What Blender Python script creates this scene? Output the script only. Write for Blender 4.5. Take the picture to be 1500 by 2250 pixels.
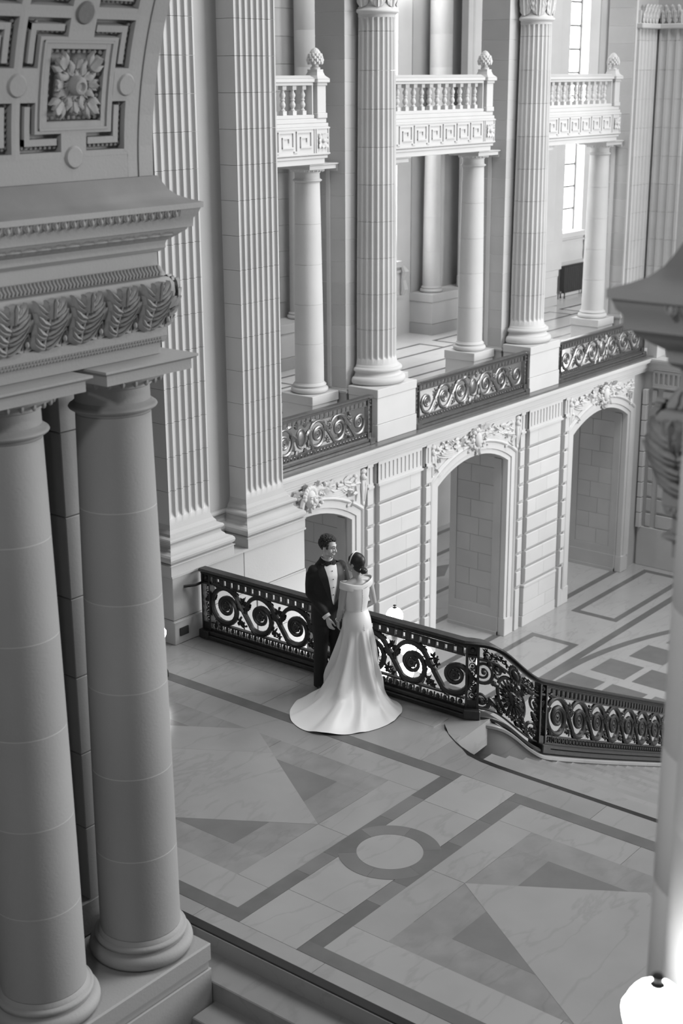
import bpy, bmesh, math, random
from math import sin, cos, pi, sqrt, radians, atan2, exp
from mathutils import Vector, Matrix
random.seed(7)
for o in list(bpy.data.objects): bpy.data.objects.remove(o, do_unlink=True)
SC = bpy.context.scene
COL = SC.collection

# ------------------------------------------------------------------ camera
cam_d = bpy.data.cameras.new('camera'); cam = bpy.data.objects.new('camera', cam_d); COL.objects.link(cam)
YAW, PITCH, ROLL = 6.76615126e-01, 2.97926061e-01, 5.53988749e-03
_f = Vector((cos(PITCH)*cos(YAW), cos(PITCH)*sin(YAW), -sin(PITCH)))
_r = Vector((sin(YAW), -cos(YAW), 0)); _d = _f.cross(_r)
_r2 = cos(ROLL)*_r + sin(ROLL)*_d; _d2 = -sin(ROLL)*_r + cos(ROLL)*_d
_m = Matrix((( _r2.x, -_d2.x, -_f.x, 0), (_r2.y, -_d2.y, -_f.y, 0), (_r2.z, -_d2.z, -_f.z, 6.6), (0, 0, 0, 1)))
cam.matrix_world = _m
cam_d.sensor_fit = 'VERTICAL'; cam_d.sensor_height = 36; cam_d.sensor_width = 24; cam_d.lens = 50
cam_d.clip_start = .05; cam_d.clip_end = 200
cam_d.dof.use_dof = True; cam_d.dof.focus_distance = 15.4; cam_d.dof.aperture_fstop = 2.2
SC.camera = cam
# ------------------------------------------------------------------ world, light, exposure
W = bpy.data.worlds.new('world'); SC.world = W; W.use_nodes = True
bg = W.node_tree.nodes['Background']; bg.inputs[0].default_value = (1, 1, 1, 1); bg.inputs[1].default_value = 0.11
def area(name, loc, target, sx, sy, power, spread=180):
    l = bpy.data.lights.new(name, 'AREA'); l.shape = 'RECTANGLE'; l.size = sx; l.size_y = sy; l.energy = power
    l.spread = radians(spread)
    o = bpy.data.objects.new(name, l); COL.objects.link(o); o.location = loc
    o.rotation_euler = (Vector(target)-Vector(loc)).to_track_quat('-Z', 'Y').to_euler(); return o
area('rotunda_skylight', (22, 2, 26), (20, 8, 0), 14, 14, 4600)
area('rotunda_side_daylight', (36, -12, 9), (19, 14, -1), 14, 10, 8600)
pl_ = bpy.data.lights.new('passage_fill', 'POINT'); pl_.energy = 310; pl_.shadow_soft_size = .3  # added fill light without a fixture, brightens the right entablature and foreground
po_ = bpy.data.objects.new('passage_fill', pl_); COL.objects.link(po_); po_.location = (1.2, 3.3, 8.4)
for i_, x_ in enumerate((19.5, 25, 30.5)):  # added fill lights, no fixtures; they brighten the corridor behind the arches
    cl_ = bpy.data.lights.new('corridor_fill', 'POINT'); cl_.energy = 70; cl_.shadow_soft_size = .2
    co_ = bpy.data.objects.new('corridor_fill', cl_); COL.objects.link(co_); co_.location = (x_, 19.2, -1.0)
SC.view_settings.view_transform = 'Standard'; SC.view_settings.look = 'None'
SC.view_settings.exposure = 0.30; SC.view_settings.gamma = 1; SC.view_settings.use_curve_mapping = False
# ------------------------------------------------------------------ materials
def mat(name, c, rough=.6, metal=0, var=.0, ns=2.0, na=.12, bump=0., bs=40, vein=0, vs=1.2, vd=(1, 0, 0), emit=0, spec=.5, coat=0):
    m = bpy.data.materials.new(name); m.use_nodes = True; N = m.node_tree.nodes; L = m.node_tree.links
    b = N['Principled BSDF']; b.inputs['Roughness'].default_value = rough; b.inputs['Metallic'].default_value = metal
    b.inputs['Specular IOR Level'].default_value = spec; b.inputs['Coat Weight'].default_value = coat
    if emit:
        b.inputs['Emission Color'].default_value = (1, 1, 1, 1); b.inputs['Emission Strength'].default_value = emit
    g = N.new('ShaderNodeNewGeometry')
    n = N.new('ShaderNodeTexNoise'); n.inputs['Scale'].default_value = ns; n.inputs['Detail'].default_value = 5
    L.new(g.outputs['Position'], n.inputs['Vector'])
    def math_(op, a, bb):
        q = N.new('ShaderNodeMath'); q.operation = op
        for i, x in enumerate((a, bb)):
            if isinstance(x, (int, float)): q.inputs[i].default_value = x
            else: L.new(x, q.inputs[i])
        return q.outputs[0]
    f = math_('MULTIPLY', math_('SUBTRACT', n.outputs['Fac'], .5), na*2)
    f = math_('ADD', f, 1.0)
    if var:
        oi = N.new('ShaderNodeObjectInfo')
        f = math_('MULTIPLY', f, math_('ADD', math_('MULTIPLY', math_('SUBTRACT', oi.outputs['Random'], .5), var*2), 1.0))
    if vein:
        mp = N.new('ShaderNodeMapping'); mp.vector_type = 'POINT'
        ang = atan2(vd[1], vd[0]); mp.inputs['Rotation'].default_value = (0, 0, -ang)
        mp.inputs['Scale'].default_value = (.32, 1.0, 1.0)
        L.new(g.outputs['Position'], mp.inputs['Vector'])
        v = N.new('ShaderNodeTexNoise'); v.inputs['Scale'].default_value = vs*2.2; v.inputs['Detail'].default_value = 6; v.inputs['Distortion'].default_value = .35
        L.new(mp.outputs[0], v.inputs['Vector'])
        a = math_('ABSOLUTE', math_('SUBTRACT', v.outputs['Fac'], .5), 0)
        a = math_('MULTIPLY', a, 42); a = math_('MINIMUM', a, 1.0)
        n3 = N.new('ShaderNodeTexNoise'); n3.inputs['Scale'].default_value = .9
        L.new(g.outputs['Position'], n3.inputs['Vector'])
        k = math_('MULTIPLY', math_('SUBTRACT', 1.0, a), math_('MULTIPLY', n3.outputs['Fac'], vein*1.6))
        f = math_('MULTIPLY', f, math_('SUBTRACT', 1.0, k))
    mx = N.new('ShaderNodeVectorMath'); mx.operation = 'SCALE'
    mx.inputs[0].default_value = (c, c, c) if isinstance(c, (int, float)) else c
    L.new(f, mx.inputs['Scale']); L.new(mx.outputs[0], b.inputs['Base Color'])
    if bump:
        n2 = N.new('ShaderNodeTexNoise'); n2.inputs['Scale'].default_value = bs; n2.inputs['Detail'].default_value = 4
        L.new(g.outputs['Position'], n2.inputs['Vector'])
        bp = N.new('ShaderNodeBump'); bp.inputs['Strength'].default_value = bump; bp.inputs['Distance'].default_value = .01
        L.new(n2.outputs['Fac'], bp.inputs['Height']); L.new(bp.outputs[0], b.inputs['Normal'])
    return m
STONE = mat('pale_sandstone', .56, .75, var=.025, ns=1.3, na=.10, bump=.12, bs=60)
STONE2 = mat('warm_grey_sandstone', .44, .75, var=.07, ns=1.3, na=.12, bump=.12, bs=60)
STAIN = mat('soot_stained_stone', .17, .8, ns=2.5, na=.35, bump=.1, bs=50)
MORTAR = mat('pale_mortar', .62, .8)
MORTARD = mat('grey_mortar', .46, .8)
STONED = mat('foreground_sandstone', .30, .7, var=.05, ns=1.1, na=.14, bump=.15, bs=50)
CARVE = mat('carved_limestone', .58, .8, ns=6, na=.10, bump=.1, bs=80)
MARB = mat('grey_veined_marble', .285, .24, var=.05, ns=1.5, na=.14, vein=.13, vd=(.6, -.8, 0))
MARB2 = mat('grey_marble_slab', .255, .22, var=.07, ns=1.8, na=.16, vein=.13, vd=(.95, -.3, 0), vs=.9)
MARBM = mat('clouded_marble', .215, .24, var=.05, ns=3.5, na=.30, vein=.12)
MARBT = mat('charcoal_grey_marble', .15, .25, var=.06, ns=3, na=.2)
MARBD = mat('dark_band_marble', .115, .25, var=.08, ns=4, na=.25)
MARBK = mat('black_marble', .02, .25, ns=4, na=.2)
MARBL = mat('pale_marble', .36, .18, var=.04, ns=1.2, na=.12, vein=.14, vd=(.5, -.8, 0))
MARBW = mat('white_polished_marble', .80, .10, var=.03, ns=1.2, na=.08, vein=.06)
MARBG = mat('mid_grey_marble_band', .13, .2, var=.06, ns=3, na=.2)
BRONZE = mat('dark_bronze', .045, .38, metal=.55, ns=14, na=.4, bump=.15, bs=60)
BRONZEG = mat('grey_bronze_frame', .20, .35, metal=.8, ns=14, na=.3, bump=.1, bs=60)
BRONZEL = mat('polished_bronze', .20, .42, metal=.8, ns=14, na=.35, bump=.1, bs=60)
GLOBE = mat('lit_glass_globe', .9, .3, emit=15)
PANE = mat('daylit_window_pane', .9, .2, emit=10, na=0)
LEAD = mat('grey_window_bars', .10, .5)
IRON = mat('black_iron', .025, .45, ns=8)
DARKHOLE = mat('dark_opening', .02, .8)
# ------------------------------------------------------------------ mesh helper
class MB:
    def __init__(s): s.v = []; s.f = []
    def add(s, v, f):
        o = len(s.v); s.v += [tuple(p) for p in v]; s.f += [tuple(i+o for i in q) for q in f]; return s
    def box(s, x0, x1, y0, y1, z0, z1, b=0):
        if x0 > x1: x0, x1 = x1, x0
        if y0 > y1: y0, y1 = y1, y0
        if z0 > z1: z0, z1 = z1, z0
        if b <= 0:
            v = [(x, y, z) for z in (z0, z1) for y in (y0, y1) for x in (x0, x1)]
            return s.add(v, [(0, 2, 3, 1), (4, 5, 7, 6), (0, 1, 5, 4), (2, 6, 7, 3), (0, 4, 6, 2), (1, 3, 7, 5)])
        R = []
        for z, e in ((z0, b), (z0+b, 0), (z1-b, 0), (z1, b)):
            c = b if e == 0 else b
            R.append([(x0+e+ (b if e == 0 else 0), y0+e, z), (x1-e-(b if e == 0 else 0), y0+e, z), (x1-e, y0+e+(b if e == 0 else 0), z), (x1-e, y1-e-(b if e == 0 else 0), z),
                      (x1-e-(b if e == 0 else 0), y1-e, z), (x0+e+(b if e == 0 else 0), y1-e, z), (x0+e, y1-e-(b if e == 0 else 0), z), (x0+e, y0+e+(b if e == 0 else 0), z)])
        return s.rings(R, True, True)
    def rings(s, R, cap0=True, cap1=True, closed=True):
        n = len(R[0]); v = [p for r in R for p in r]; f = []
        for i in range(len(R)-1):
            for j in range(n if closed else n-1):
                k = (j+1) % n
                f.append((i*n+j, i*n+k, (i+1)*n+k, (i+1)*n+j))
        if cap0: f.append(tuple(range(n-1, -1, -1)))
        if cap1: f.append(tuple((len(R)-1)*n+j for j in range(n)))
        return s.add(v, f)
    def lathe(s, prof, cx=0, cy=0, n=28, cap=True):
        R = [[(cx+r*cos(2*pi*j/n), cy+r*sin(2*pi*j/n), z) for j in range(n)] for r, z in prof]
        return s.rings(R, cap, cap)
    def prism(s, poly, ax, a0, a1, b=0):
        # polygon (p,q) extruded along axis ax: 'z'->(x,y) 'y'->(x,z) 'x'->(y,z)
        def P(p, a): return (p[0], p[1], a) if ax == 'z' else ((p[0], a, p[1]) if ax == 'y' else (a, p[0], p[1]))
        area_ = sum(poly[i][0]*poly[(i+1) % len(poly)][1]-poly[(i+1) % len(poly)][0]*poly[i][1] for i in range(len(poly)))
        if (area_ < 0) != (ax == 'y'): poly = poly[::-1]
        R = [[P(p, a0) for p in poly], [P(p, a1) for p in poly]]
        return s.rings(R)
    def tube(s, pts, rad, n=6, flat=1.0, up=None, cap=True):
        # rad: number or list; flat scales section along 'up'
        pts = [Vector(p) for p in pts]; R = []; N = len(pts)
        ref = Vector(up) if up else None; prev = None
        for i, p in enumerate(pts):
            t = (pts[min(i+1, N-1)]-pts[max(i-1, 0)])
            if t.length < 1e-9: t = Vector((0, 0, 1))
            t.normalize()
            if ref is not None: a = ref - t*ref.dot(t)
            elif prev is None:
                q = Vector((0, 0, 1)) if abs(t.z) < .9 else Vector((1, 0, 0)); a = q-t*q.dot(t)
            else: a = prev-t*prev.dot(t)
            if a.length < 1e-6: a = t.orthogonal()
            a.normalize(); prev = a; b = t.cross(a)
            r = rad[i] if hasattr(rad, '__len__') else rad
            R.append([tuple(p+(a*cos(2*pi*j/n)*flat+b*sin(2*pi*j/n))*r) for j in range(n)])
        return s.rings(R, cap, cap)
    def ball(s, c, r, n=8, m=5, sc=(1, 1, 1)):
        R = []
        for i in range(m+1):
            a = -pi/2+pi*i/m; rr = max(cos(a), .02)
            R.append([(c[0]+r*sc[0]*rr*cos(2*pi*j/n), c[1]+r*sc[1]*rr*sin(2*pi*j/n), c[2]+r*sc[2]*sin(a)) for j in range(n)])
        return s.rings(R)
    def sweep(s, prof, path, closed=False):
        # prof [(outward, z)], path [(x,y)]: outward is to the right of the walking direction
        n = len(path); R = []
        for i, p in enumerate(path):
            if closed: a, b = path[i-1], path[(i+1) % n]
            else: a = path[i-1] if i > 0 else None; b = path[i+1] if i < n-1 else None
            p = Vector(p)
            d1 = (p-Vector(a)).normalized() if a is not None else None
            d2 = (Vector(b)-p).normalized() if b is not None else None
            if d1 is None: d1 = d2
            if d2 is None: d2 = d1
            n1 = Vector((d1.y, -d1.x)); n2 = Vector((d2.y, -d2.x))
            m = n1+n2
            m = m/ max(m.dot(n1), .2)
            R.append([(p.x+m.x*o, p.y+m.y*o, z) for o, z in prof])
        if closed: R.append(R[0])
        return s.rings(R, not closed, not closed, closed=True)
    def grid(s, fn, nu, nv):
        v = [fn(i/nu, j/nv) for j in range(nv+1) for i in range(nu+1)]
        f = [(j*(nu+1)+i, j*(nu+1)+i+1, (j+1)*(nu+1)+i+1, (j+1)*(nu+1)+i) for j in range(nv) for i in range(nu)]
        return s.add(v, f)
    def map(s, fn): s.v = [tuple(fn(*p)) for p in s.v]; return s
    def join(s, o, fn=None):
        return s.add([fn(*p) for p in o.v] if fn else o.v, o.f)
    def mesh(s, name, m, smooth=False, fix=True):
        me = bpy.data.meshes.new(name); me.from_pydata(s.v, [], s.f)
        if fix:
            b = bmesh.new(); b.from_mesh(me); bmesh.ops.recalc_face_normals(b, faces=b.faces); b.to_mesh(me); b.free()
        me.materials.append(m)
        if smooth:
            me.polygons.foreach_set('use_smooth', [True]*len(me.polygons))
            if smooth != 'full': me.set_sharp_from_angle(angle=radians(38))
        me.update(); return me
def link(name, me, parent=None):
    o = bpy.data.objects.new(name, me); COL.objects.link(o)
    if parent: o.parent = parent
    return o
def P(mb, name, m, parent, smooth=False, label=None, kind=None):
    o = link(name, mb.mesh(name, m, smooth), parent)
    if label: o['label'] = label
    if kind: o['kind'] = kind
    return o
def T(name, label, cat, loc=(0, 0, 0), rz=0, group=None):
    o = bpy.data.objects.new(name, None); COL.objects.link(o); o.location = loc; o.rotation_euler = (0, 0, rz)
    o.empty_display_size = .1
    o['label'] = label; o['category'] = cat; o['kind'] = 'thing'
    if group: o['group'] = group
    return o
def S(mb, name, m, smooth=False, label=None):
    o = link(name, mb.mesh(name, m, smooth)); o['kind'] = 'structure'
    if label: o['label'] = label
    return o
KIDS = {}
def dup(root, loc, rz=0, label=None, group=None, sx=1):
    def cp(o, par):
        c = o.copy(); COL.objects.link(c); c.parent = par
        for ch in list(o.children): cp(ch, c)
        return c
    r = cp(root, None); r.location = loc; r.rotation_euler = (0, 0, rz)
    if label: r['label'] = label
    if group: r['group'] = group
    return r
def stack(parent, name, m, x0, x1, y0, y1, z0, z1, h, gap=.006, bev=.006, off=0):
    z = z0
    while z < z1-.01:
        zt = min(z+h, z1)
        P(MB().box(x0, x1, y0, y1, z+gap/2, zt-gap/2, bev), name, m, parent); z = zt
def poly_slab(parent, name, m, poly, z0, z1, shrink=0):
    if shrink:
        cx = sum(p[0] for p in poly)/len(poly); cy = sum(p[1] for p in poly)/len(poly)
        poly = [(p[0]-math.copysign(min(shrink, abs(p[0]-cx)), p[0]-cx), p[1]-math.copysign(min(shrink, abs(p[1]-cy)), p[1]-cy)) for p in poly]
    return P(MB().prism(poly, 'z', z0, z1), name, m, parent)
def leaf(mb, place, Wd, H, lobes=4, nt=16, ns=8, depth=.12, tip=.5, curl=.35, thick=.02, serr=.3):
    """acanthus leaf: place(x, h, out) -> xyz; x across, h up, out = relief away from the ground"""
    def fn(a, t):
        s_ = a*2-1; q = abs(s_)
        env = (.40+.60*sin(pi*min(1, t*.72+.20))**.9) * (1-.72*max(0, t-.74)/.26)
        tooth = abs(sin(pi*(lobes*t+.12)))**.6
        w = Wd*env*(1-serr*(1-tooth))
        h = H*t + H*.12*q**1.6 - H*.04*q*(1-tooth)
        out = depth*(.30+.70*sin(pi*.5*min(1, t*1.3))) + curl*H*max(0, t-.62)**1.5*1.5
        h -= curl*H*1.5*max(0, t-.78)**1.25
        rib = depth*.36*exp(-(q/.09)**2)
        flute = depth*.30*cos(q*pi*4.4)*(.35+.65*min(1, t*1.5))*(1-.3*q)
        notch = -depth*.45*(1-tooth)*max(0, q-.35)/.65
        return place(s_*w*.5, h, out+rib+flute+notch-depth*.30*q**3)
    mb.grid(fn, ns, nt)
def acanthus(mb, place, Wd, H, pairs=4, depth=.045, curl=.3, nu=6, nv=8, top=1.0):
    """sculpted acanthus leaf of overlapping toothed lobes on a midrib; place(x, h, out) -> xyz"""
    def lobe(B, T_, C_, w, d0, d1, d2, teeth=2):
        def fn(a, t):
            u = a*2-1
            x = (1-t)**2*B[0]+2*t*(1-t)*C_[0]+t*t*T_[0]; h = (1-t)**2*B[1]+2*t*(1-t)*C_[1]+t*t*T_[1]
            dx = 2*(1-t)*(C_[0]-B[0])+2*t*(T_[0]-C_[0]); dh = 2*(1-t)*(C_[1]-B[1])+2*t*(T_[1]-C_[1]); L_ = sqrt(dx*dx+dh*dh)+1e-9
            ww = w*(.35+.65*sin(pi*min(1, t*.85+.12)))*(1-.80*max(0, t-.72)/.28)*(1-.22*(1-abs(sin(pi*(teeth*t+.25)))))
            o = (1-t)**2*d0+2*t*(1-t)*d1+t*t*d2
            o += w*.55*(1-u*u) - w*.50*exp(-(u/.22)**2)*(1-.5*t)
            return place(x-dh/L_*u*ww*.5, h+dx/L_*u*ww*.5, o)
        mb.grid(fn, nu, nv)
    for i in range(pairs):
        t = .04+.62*i/max(1, pairs-1); k = 1-.28*abs(i-pairs*.45)/pairs
        for s_ in (-1, 1):
            B = (s_*.012*Wd, H*t); T_ = (s_*Wd*.5*k, H*(t+.30)); C_ = (s_*Wd*.36*k, H*(t+.02))
            lobe(B, T_, C_, H*.27*k, depth*(.35+.5*t), depth*(.75+.5*t), depth*(.45+.35*t))
    # tip that rolls outwards
    o1 = depth*(1.0)+curl*H*.35
    lobe((0, H*.60), (0, H*(1.02-.12*curl)*top), (0, H*.92), H*.34, depth*.7, depth*1.0, o1)
    for s_ in (-1, 1): lobe((0, H*.62), (s_*Wd*.20, H*(.99-.1*curl)*top), (s_*Wd*.10, H*.85), H*.24, depth*.7, depth*1.0, o1*.8)
    mb.tube([place(0, H*q, depth*(.55+.45*q)+(curl*H*.3*max(0, q-.8)/.2)) for q in (0, .2, .4, .6, .8, .95)], [Wd*.045, Wd*.04, Wd*.035, Wd*.03, Wd*.022, Wd*.01], 6)
# ================================================================== landing floor
LF = S(MB().prism([(7.1, -2), (10.98, -2), (10.98, 7.0), (11.15, 7.45), (11.9, 7.5), (11.9, 13), (6.95, 13), (6.95, 7.56), (7.1, 7.55)], 'z', -.30, -.012), 'floor', MARB)
def slab(m, poly, lift=0, name='marble_slab'): return poly_slab(LF, name, m, poly, -.012, lift)
def rect(x0, x1, y0, y1): return [(x0, y0), (x1, y0), (x1, y1), (x0, y1)]
def rows(m, x0, x1, y0, y1, n, along='y', g=.002, jit=.1):
    a0, a1 = (y0, y1) if along == 'y' else (x0, x1)
    cuts = [a0+(a1-a0)*(i+(random.uniform(-jit, jit) if 0 < i < n else 0))/n for i in range(n+1)]
    for a, b in zip(cuts, cuts[1:]):
        slab(random.choice((m, MARB)), rect(x0+g, x1-g, a+g, b-g) if along == 'y' else rect(a+g, b-g, y0+g, y1-g))
YC = 6.69
rows(MARB2, 7.183, 7.35, -2, 12.9, 11); rows(MARB2, 10.595, 10.93, -2, 6.9, 7)
rows(MARB2, 10.595, 11.30, 7.5, 12.9, 5); slab(MARB2, [(10.6, 6.9), (10.93, 6.9), (10.96, 7.1), (11.05, 7.3), (11.2, 7.48), (11.30, 7.5), (10.6, 7.5)])
rows(MARBD, 11.30, 11.58, 7.84, 11.6, 4)
rows(MARB, 7.35, 10.595, 6.385, 7.0, 5, 'x')
for sg in (1, -1):
    def M_(poly): return [(x, YC+sg*(y-YC)) for x, y in poly]
    ya, yb, y2 = 7.0, 7.15, 11.56
    slab(MARB, M_(rect(7.50, 7.88, 7.15, 9.1))); slab(MARB2, M_(rect(7.50, 7.88, 9.104, 11.4)))
    slab(MARB, M_(rect(10.06, 10.44, 7.15, 8.4))); slab(MARB2, M_(rect(10.06, 10.44, 8.404, 11.4)))
    slab(MARB2, M_(rect(7.883, 8.97, 7.15, 7.50))); slab(MARB, M_(rect(8.974, 10.057, 7.15, 7.50)))
    slab(MARBM, M_(rect(7.88, 8.23, 7.50, 11.1))); slab(MARBM, M_(rect(9.72, 10.06, 7.50, 8.9))); slab(MARBM, M_(rect(9.72, 10.06, 8.904, 11.1)))
    slab(MARBM, M_(rect(8.23, 9.72, 7.503, 7.88)))
    slab(MARB, M_(rect(8.23, 9.72, 7.88, 11.1)))
    # charcoal triangles at the four corners of the inner frame, then the big lozenge
    for a, b in ((7.88, 1), (10.68, -1)):
        slab(MARBT, M_([(9.72, a), (9.72, a+b*1.15), (9.05, a)]), .0006, 'marble_triangle'); slab(MARBT, M_([(8.23, a), (8.23, a+b*1.15), (8.89, a)]), .0006, 'marble_triangle')
    slab(MARB, M_([(8.97, 7.50), (10.11, 9.28), (8.97, 11.06), (7.83, 9.28)]), .0012, 'marble_lozenge')
    slab(MARB2, M_([(8.97, 11.06), (8.66, 10.58), (9.8, 8.79), (10.11, 9.28)]), .0018, 'marble_lozenge_strip')
    # dark bands
    for q in (rect(7.35, 7.5, 7.0, y2), rect(10.44, 10.595, 7.0, y2)):
        slab(MARBD, M_(q), .002, 'marble_band')
    cuts = [7.5, 8.25, 8.62, 9.45, 9.95, 10.44]
    for i in range(5): slab(MARBD if i % 2 == 0 else MARBT, M_(rect(cuts[i], cuts[i+1]-.002, 7.0, 7.15)), .002, 'marble_band')
    slab(MARBD, M_(rect(7.5, 10.44, y2-.15, y2)), .002, 'marble_band')
def arcring(r0, r1, a0, a1, n=14):
    return [(8.99+r1*cos(a0+(a1-a0)*i/n), YC+r1*sin(a0+(a1-a0)*i/n)) for i in range(n+1)] + [(8.99+r0*cos(a1+(a0-a1)*i/n), YC+r0*sin(a1+(a0-a1)*i/n)) for i in range(n+1)]
for i in range(6):
    slab((MARBT, MARBD, MARBG, MARBT, MARBD, MARBG)[i], arcring(.30, .46, i*pi/3+.2, (i+1)*pi/3+.196), .0026, 'marble_ring_segment')
slab(MARB, [(8.99+.297*cos(i*pi/20), YC+.297*sin(i*pi/20)) for i in range(40)], .0024, 'marble_disc')
# black nosings
slab(MARBK, rect(7.1, 7.18, -2, 7.54), .0015, 'black_edge_strip')
NOS = [(11.44, 7.80), (11.36, 7.74), (11.27, 7.63), (11.17, 7.48), (11.10, 7.35), (11.04, 7.2), (11.00, 7.02), (10.985, 6.82), (10.98, 6.4), (10.98, -2)]
slab(MARBK, NOS + [(x-.06, y) if y < 7.3 else (x-.045, y-.045) for x, y in NOS[::-1]], .0015, 'black_edge_strip')
# near steps down towards the camera
ST = T('marble_steps', 'grey marble steps descending from the landing beside the left paired columns', 'steps')
for k in range(6):
    x1 = 7.1-.26*k + (.0 if k == 0 else .0)
    yy = 6.76 if k > 0 else 6.97
    if k == 0: yy = 7.5
    P(MB().box(x1-.30, x1, 2.47, yy, -.165*(k+1)-.2, -.165*(k+1), .008), 'step', MARB2, ST)
    P(MB().box(x1-.012, x1-.002, 2.47, yy, -.165*(k+1)+.001, -.165*k-.012), 'riser', MARB, ST)
P(MB().box(5.2, 7.1, 2.47, 6.7, -1.6, -1.2), 'foundation', MARB2, ST)
# grand stair down to the rotunda
GS = T('grand_staircase', 'wide pale marble staircase descending past the curved bronze railing', 'staircase')
RUN, RISE = .348, .16
for k in range(1, 33):
    z = -RISE*k; dx = RUN*k; yl = 7.19+max(0, (10.98+dx-13.4))*.125; yl0 = 7.19+max(0, (10.98+dx-RUN-13.4))*.125
    edge = [(x+dx-RUN, y) for x, y in NOS if y <= 7.21]
    P(MB().prism([(edge[0][0]+.0, yl0-.003)] + [(x, min(y, yl0-.02)) for x, y in edge] + [(10.98+dx+.1, -2), (10.98+dx+.1, yl)], 'z', z-.25, z), 'step', MARB2, GS)
# ================================================================== rotunda floor
ZF = -5.32
RF = S(MB().box(8, 46, -14, 27, ZF-.3, ZF), 'floor_2', MARBL)
def rb(m, poly, lift=.002, name='marble_band'): return poly_slab(RF, name, m, poly, ZF-.01, ZF+lift)
for k in range(-1, 3):
    xc = 23.81+5.38*k
    x0, x1 = (27.4-5.38+.0+5.38*(k), 0)[0], 0
    x0 = 27.38+5.38*(k-1)+.04; x1 = x0+3.66 if k >= 1 else 25.72+5.38*k
    if k < 1: x0 = x1-3.66
    for q in (rect(x0, x1, 15.06, 15.21), rect(x0, x1, 14.03, 14.18), rect(x0, x0+.17, 14.18, 15.06), rect(x1-.17, x1, 14.18, 15.06)): rb(MARBG, q)
    rb(MARBD, rect(xc-1.3, xc+1.3, 15.66, 15.82))
rb(MARBG, rect(14, 31.2, 13.62, 13.8))
for i in range(24):  # floor slabs along the arcade
    x = 14+.74*i
    rb(MARBL, rect(x+.002, x+.738, 13.82, 14.0), .0005, 'marble_slab')
# large ring with chequer inside, centred under the dome
CX, CYY, RR = 23.9, 4.2, 9.4
n = 60
def ringpoly(r0, r1, a0, a1, n): return [(CX+r1*cos(a0+(a1-a0)*i/n), CYY+r1*sin(a0+(a1-a0)*i/n)) for i in range(n+1)] + [(CX+r0*cos(a1+(a0-a1)*i/n), CYY+r0*sin(a1+(a0-a1)*i/n)) for i in range(n+1)]
rb(MARBG, ringpoly(9.3, 9.48, radians(15), radians(100), 40), .003, 'marble_arc_band')
uu = Vector((.866, -.5)); vv = Vector((-.0, 1.0))
for i in range(-3, 6):
    for j in range(-2, 8):
        # lozenge lattice measured from the visible tiles
        c = Vector((25.06, 12.74)) + Vector((1.16, -.29))*i + Vector((-.02, -.97))*j + Vector((0, 0))
        if (c-Vector((CX, CYY))).length > 8.95 or c.x < 23.2: continue
        a = Vector((.42, .38)); b = Vector((.40, -.42))
        rb(MARBT, [tuple(c+a), tuple(c+b), tuple(c-a), tuple(c-b)], .002, 'marble_lozenge')
# ================================================================== arcade wall (Y = 15.62) and gallery floor
BAY = 5.38
XC = [18.43, 23.81, 29.19]
PED = [21.12-BAY, 21.12, 26.5, 31.88]
HW, ZS, ZK = 1.31, -1.27, -.90
Rarc = (HW**2+(ZK-ZS)**2)/(2*(ZK-ZS))
def arch_pts(xc, d=0, zb=ZF, n=14):
    """opening outline from bottom-left to bottom-right, offset outwards by d"""
    a = math.asin(HW/Rarc); cz = ZK-Rarc
    pts = [(xc-HW-d, zb)]
    R_ = Rarc+d
    aa = math.asin(min(1, (HW+d)/R_))
    for i in range(n+1):
        t = -aa+2*aa*i/n; pts.append((xc+R_*sin(t), cz+R_*cos(t)))
    pts.append((xc+HW+d, zb)); return pts
YW = 15.62
wb = MB()
for k, xc in enumerate(XC):
    l = 13.6 if k == 0 else xc-BAY/2; r = 31.4 if k == 2 else xc+BAY/2
    o = arch_pts(xc)
    wb.prism([(l, ZF), (l, -.1), (r, -.1), (r, ZF)] + o[::-1], 'y', YW+.04, 17.05)
WB = S(wb, 'wall_back', STONE2)
def strip(mb, xc, prof, zb=ZF):
    """moulding around an arch: prof [(offset, y)]"""
    R = []
    for d, y in prof: R.append([(x, y, z) for x, z in arch_pts(xc, d, zb)])
    n = len(R[0])
    v = [p for r in R for p in r]; f = []
    for i in range(len(R)-1):
        for j in range(n-1): f.append((i*n+j, i*n+j+1, (i+1)*n+j+1, (i+1)*n+j))
    mb.add(v, f)
for k, xc in enumerate(XC):
    m = MB(); strip(m, xc, [(-.004, 15.72), (-.004, 15.60), (.10, 15.60), (.10, 15.575), (.23, 15.575), (.235, 15.565), (.25, 15.545), (.27, 15.535), (.29, 15.545), (.305, 15.575), (.33, 15.575), (.33, 15.66)], ZF+.42)
    P(m, 'arch_architrave', STONE, WB, True)
    for s in (-1, 1):
        P(MB().box(xc+s*(HW-.008), xc+s*(HW+.34), 15.57, 15.75, ZF, ZF+.42, .01), 'arch_plinth', STONE, WB)
    # reveal on the far jamb: framed panel of ashlar blocks, facing -X
    xr = xc+HW
    fr = MB()
    for q in ((15.75, 15.93, ZF+.42, ZS), (16.88, 17.05, ZF+.42, ZS), (15.93, 16.88, ZF+.42, ZF+.62)): fr.box(xr-.035, xr+.02, q[0], q[1], q[2], q[3])
    fr.box(xr-.05, xr+.02, 15.75, 17.05, ZF, ZF+.42)
    fr.box(xr-.06, xr, 15.75, 17.05, ZF, ZF+.08)
    P(fr, 'reveal_frame', STONE2, WB)
    z = ZF+.62; i = 0
    while z < ZS+.3:
        ys = [15.93, 16.4+.22*(i % 2)-.1, 16.88]
        for a, b in zip(ys, ys[1:]):
            P(MB().box(xr-.016, xr+.02, a+.003, b-.003, z+.003, min(z+.40, ZS+.33)-.003, .004), 'reveal_block', STONE2, WB)
        z += .40; i += 1
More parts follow.
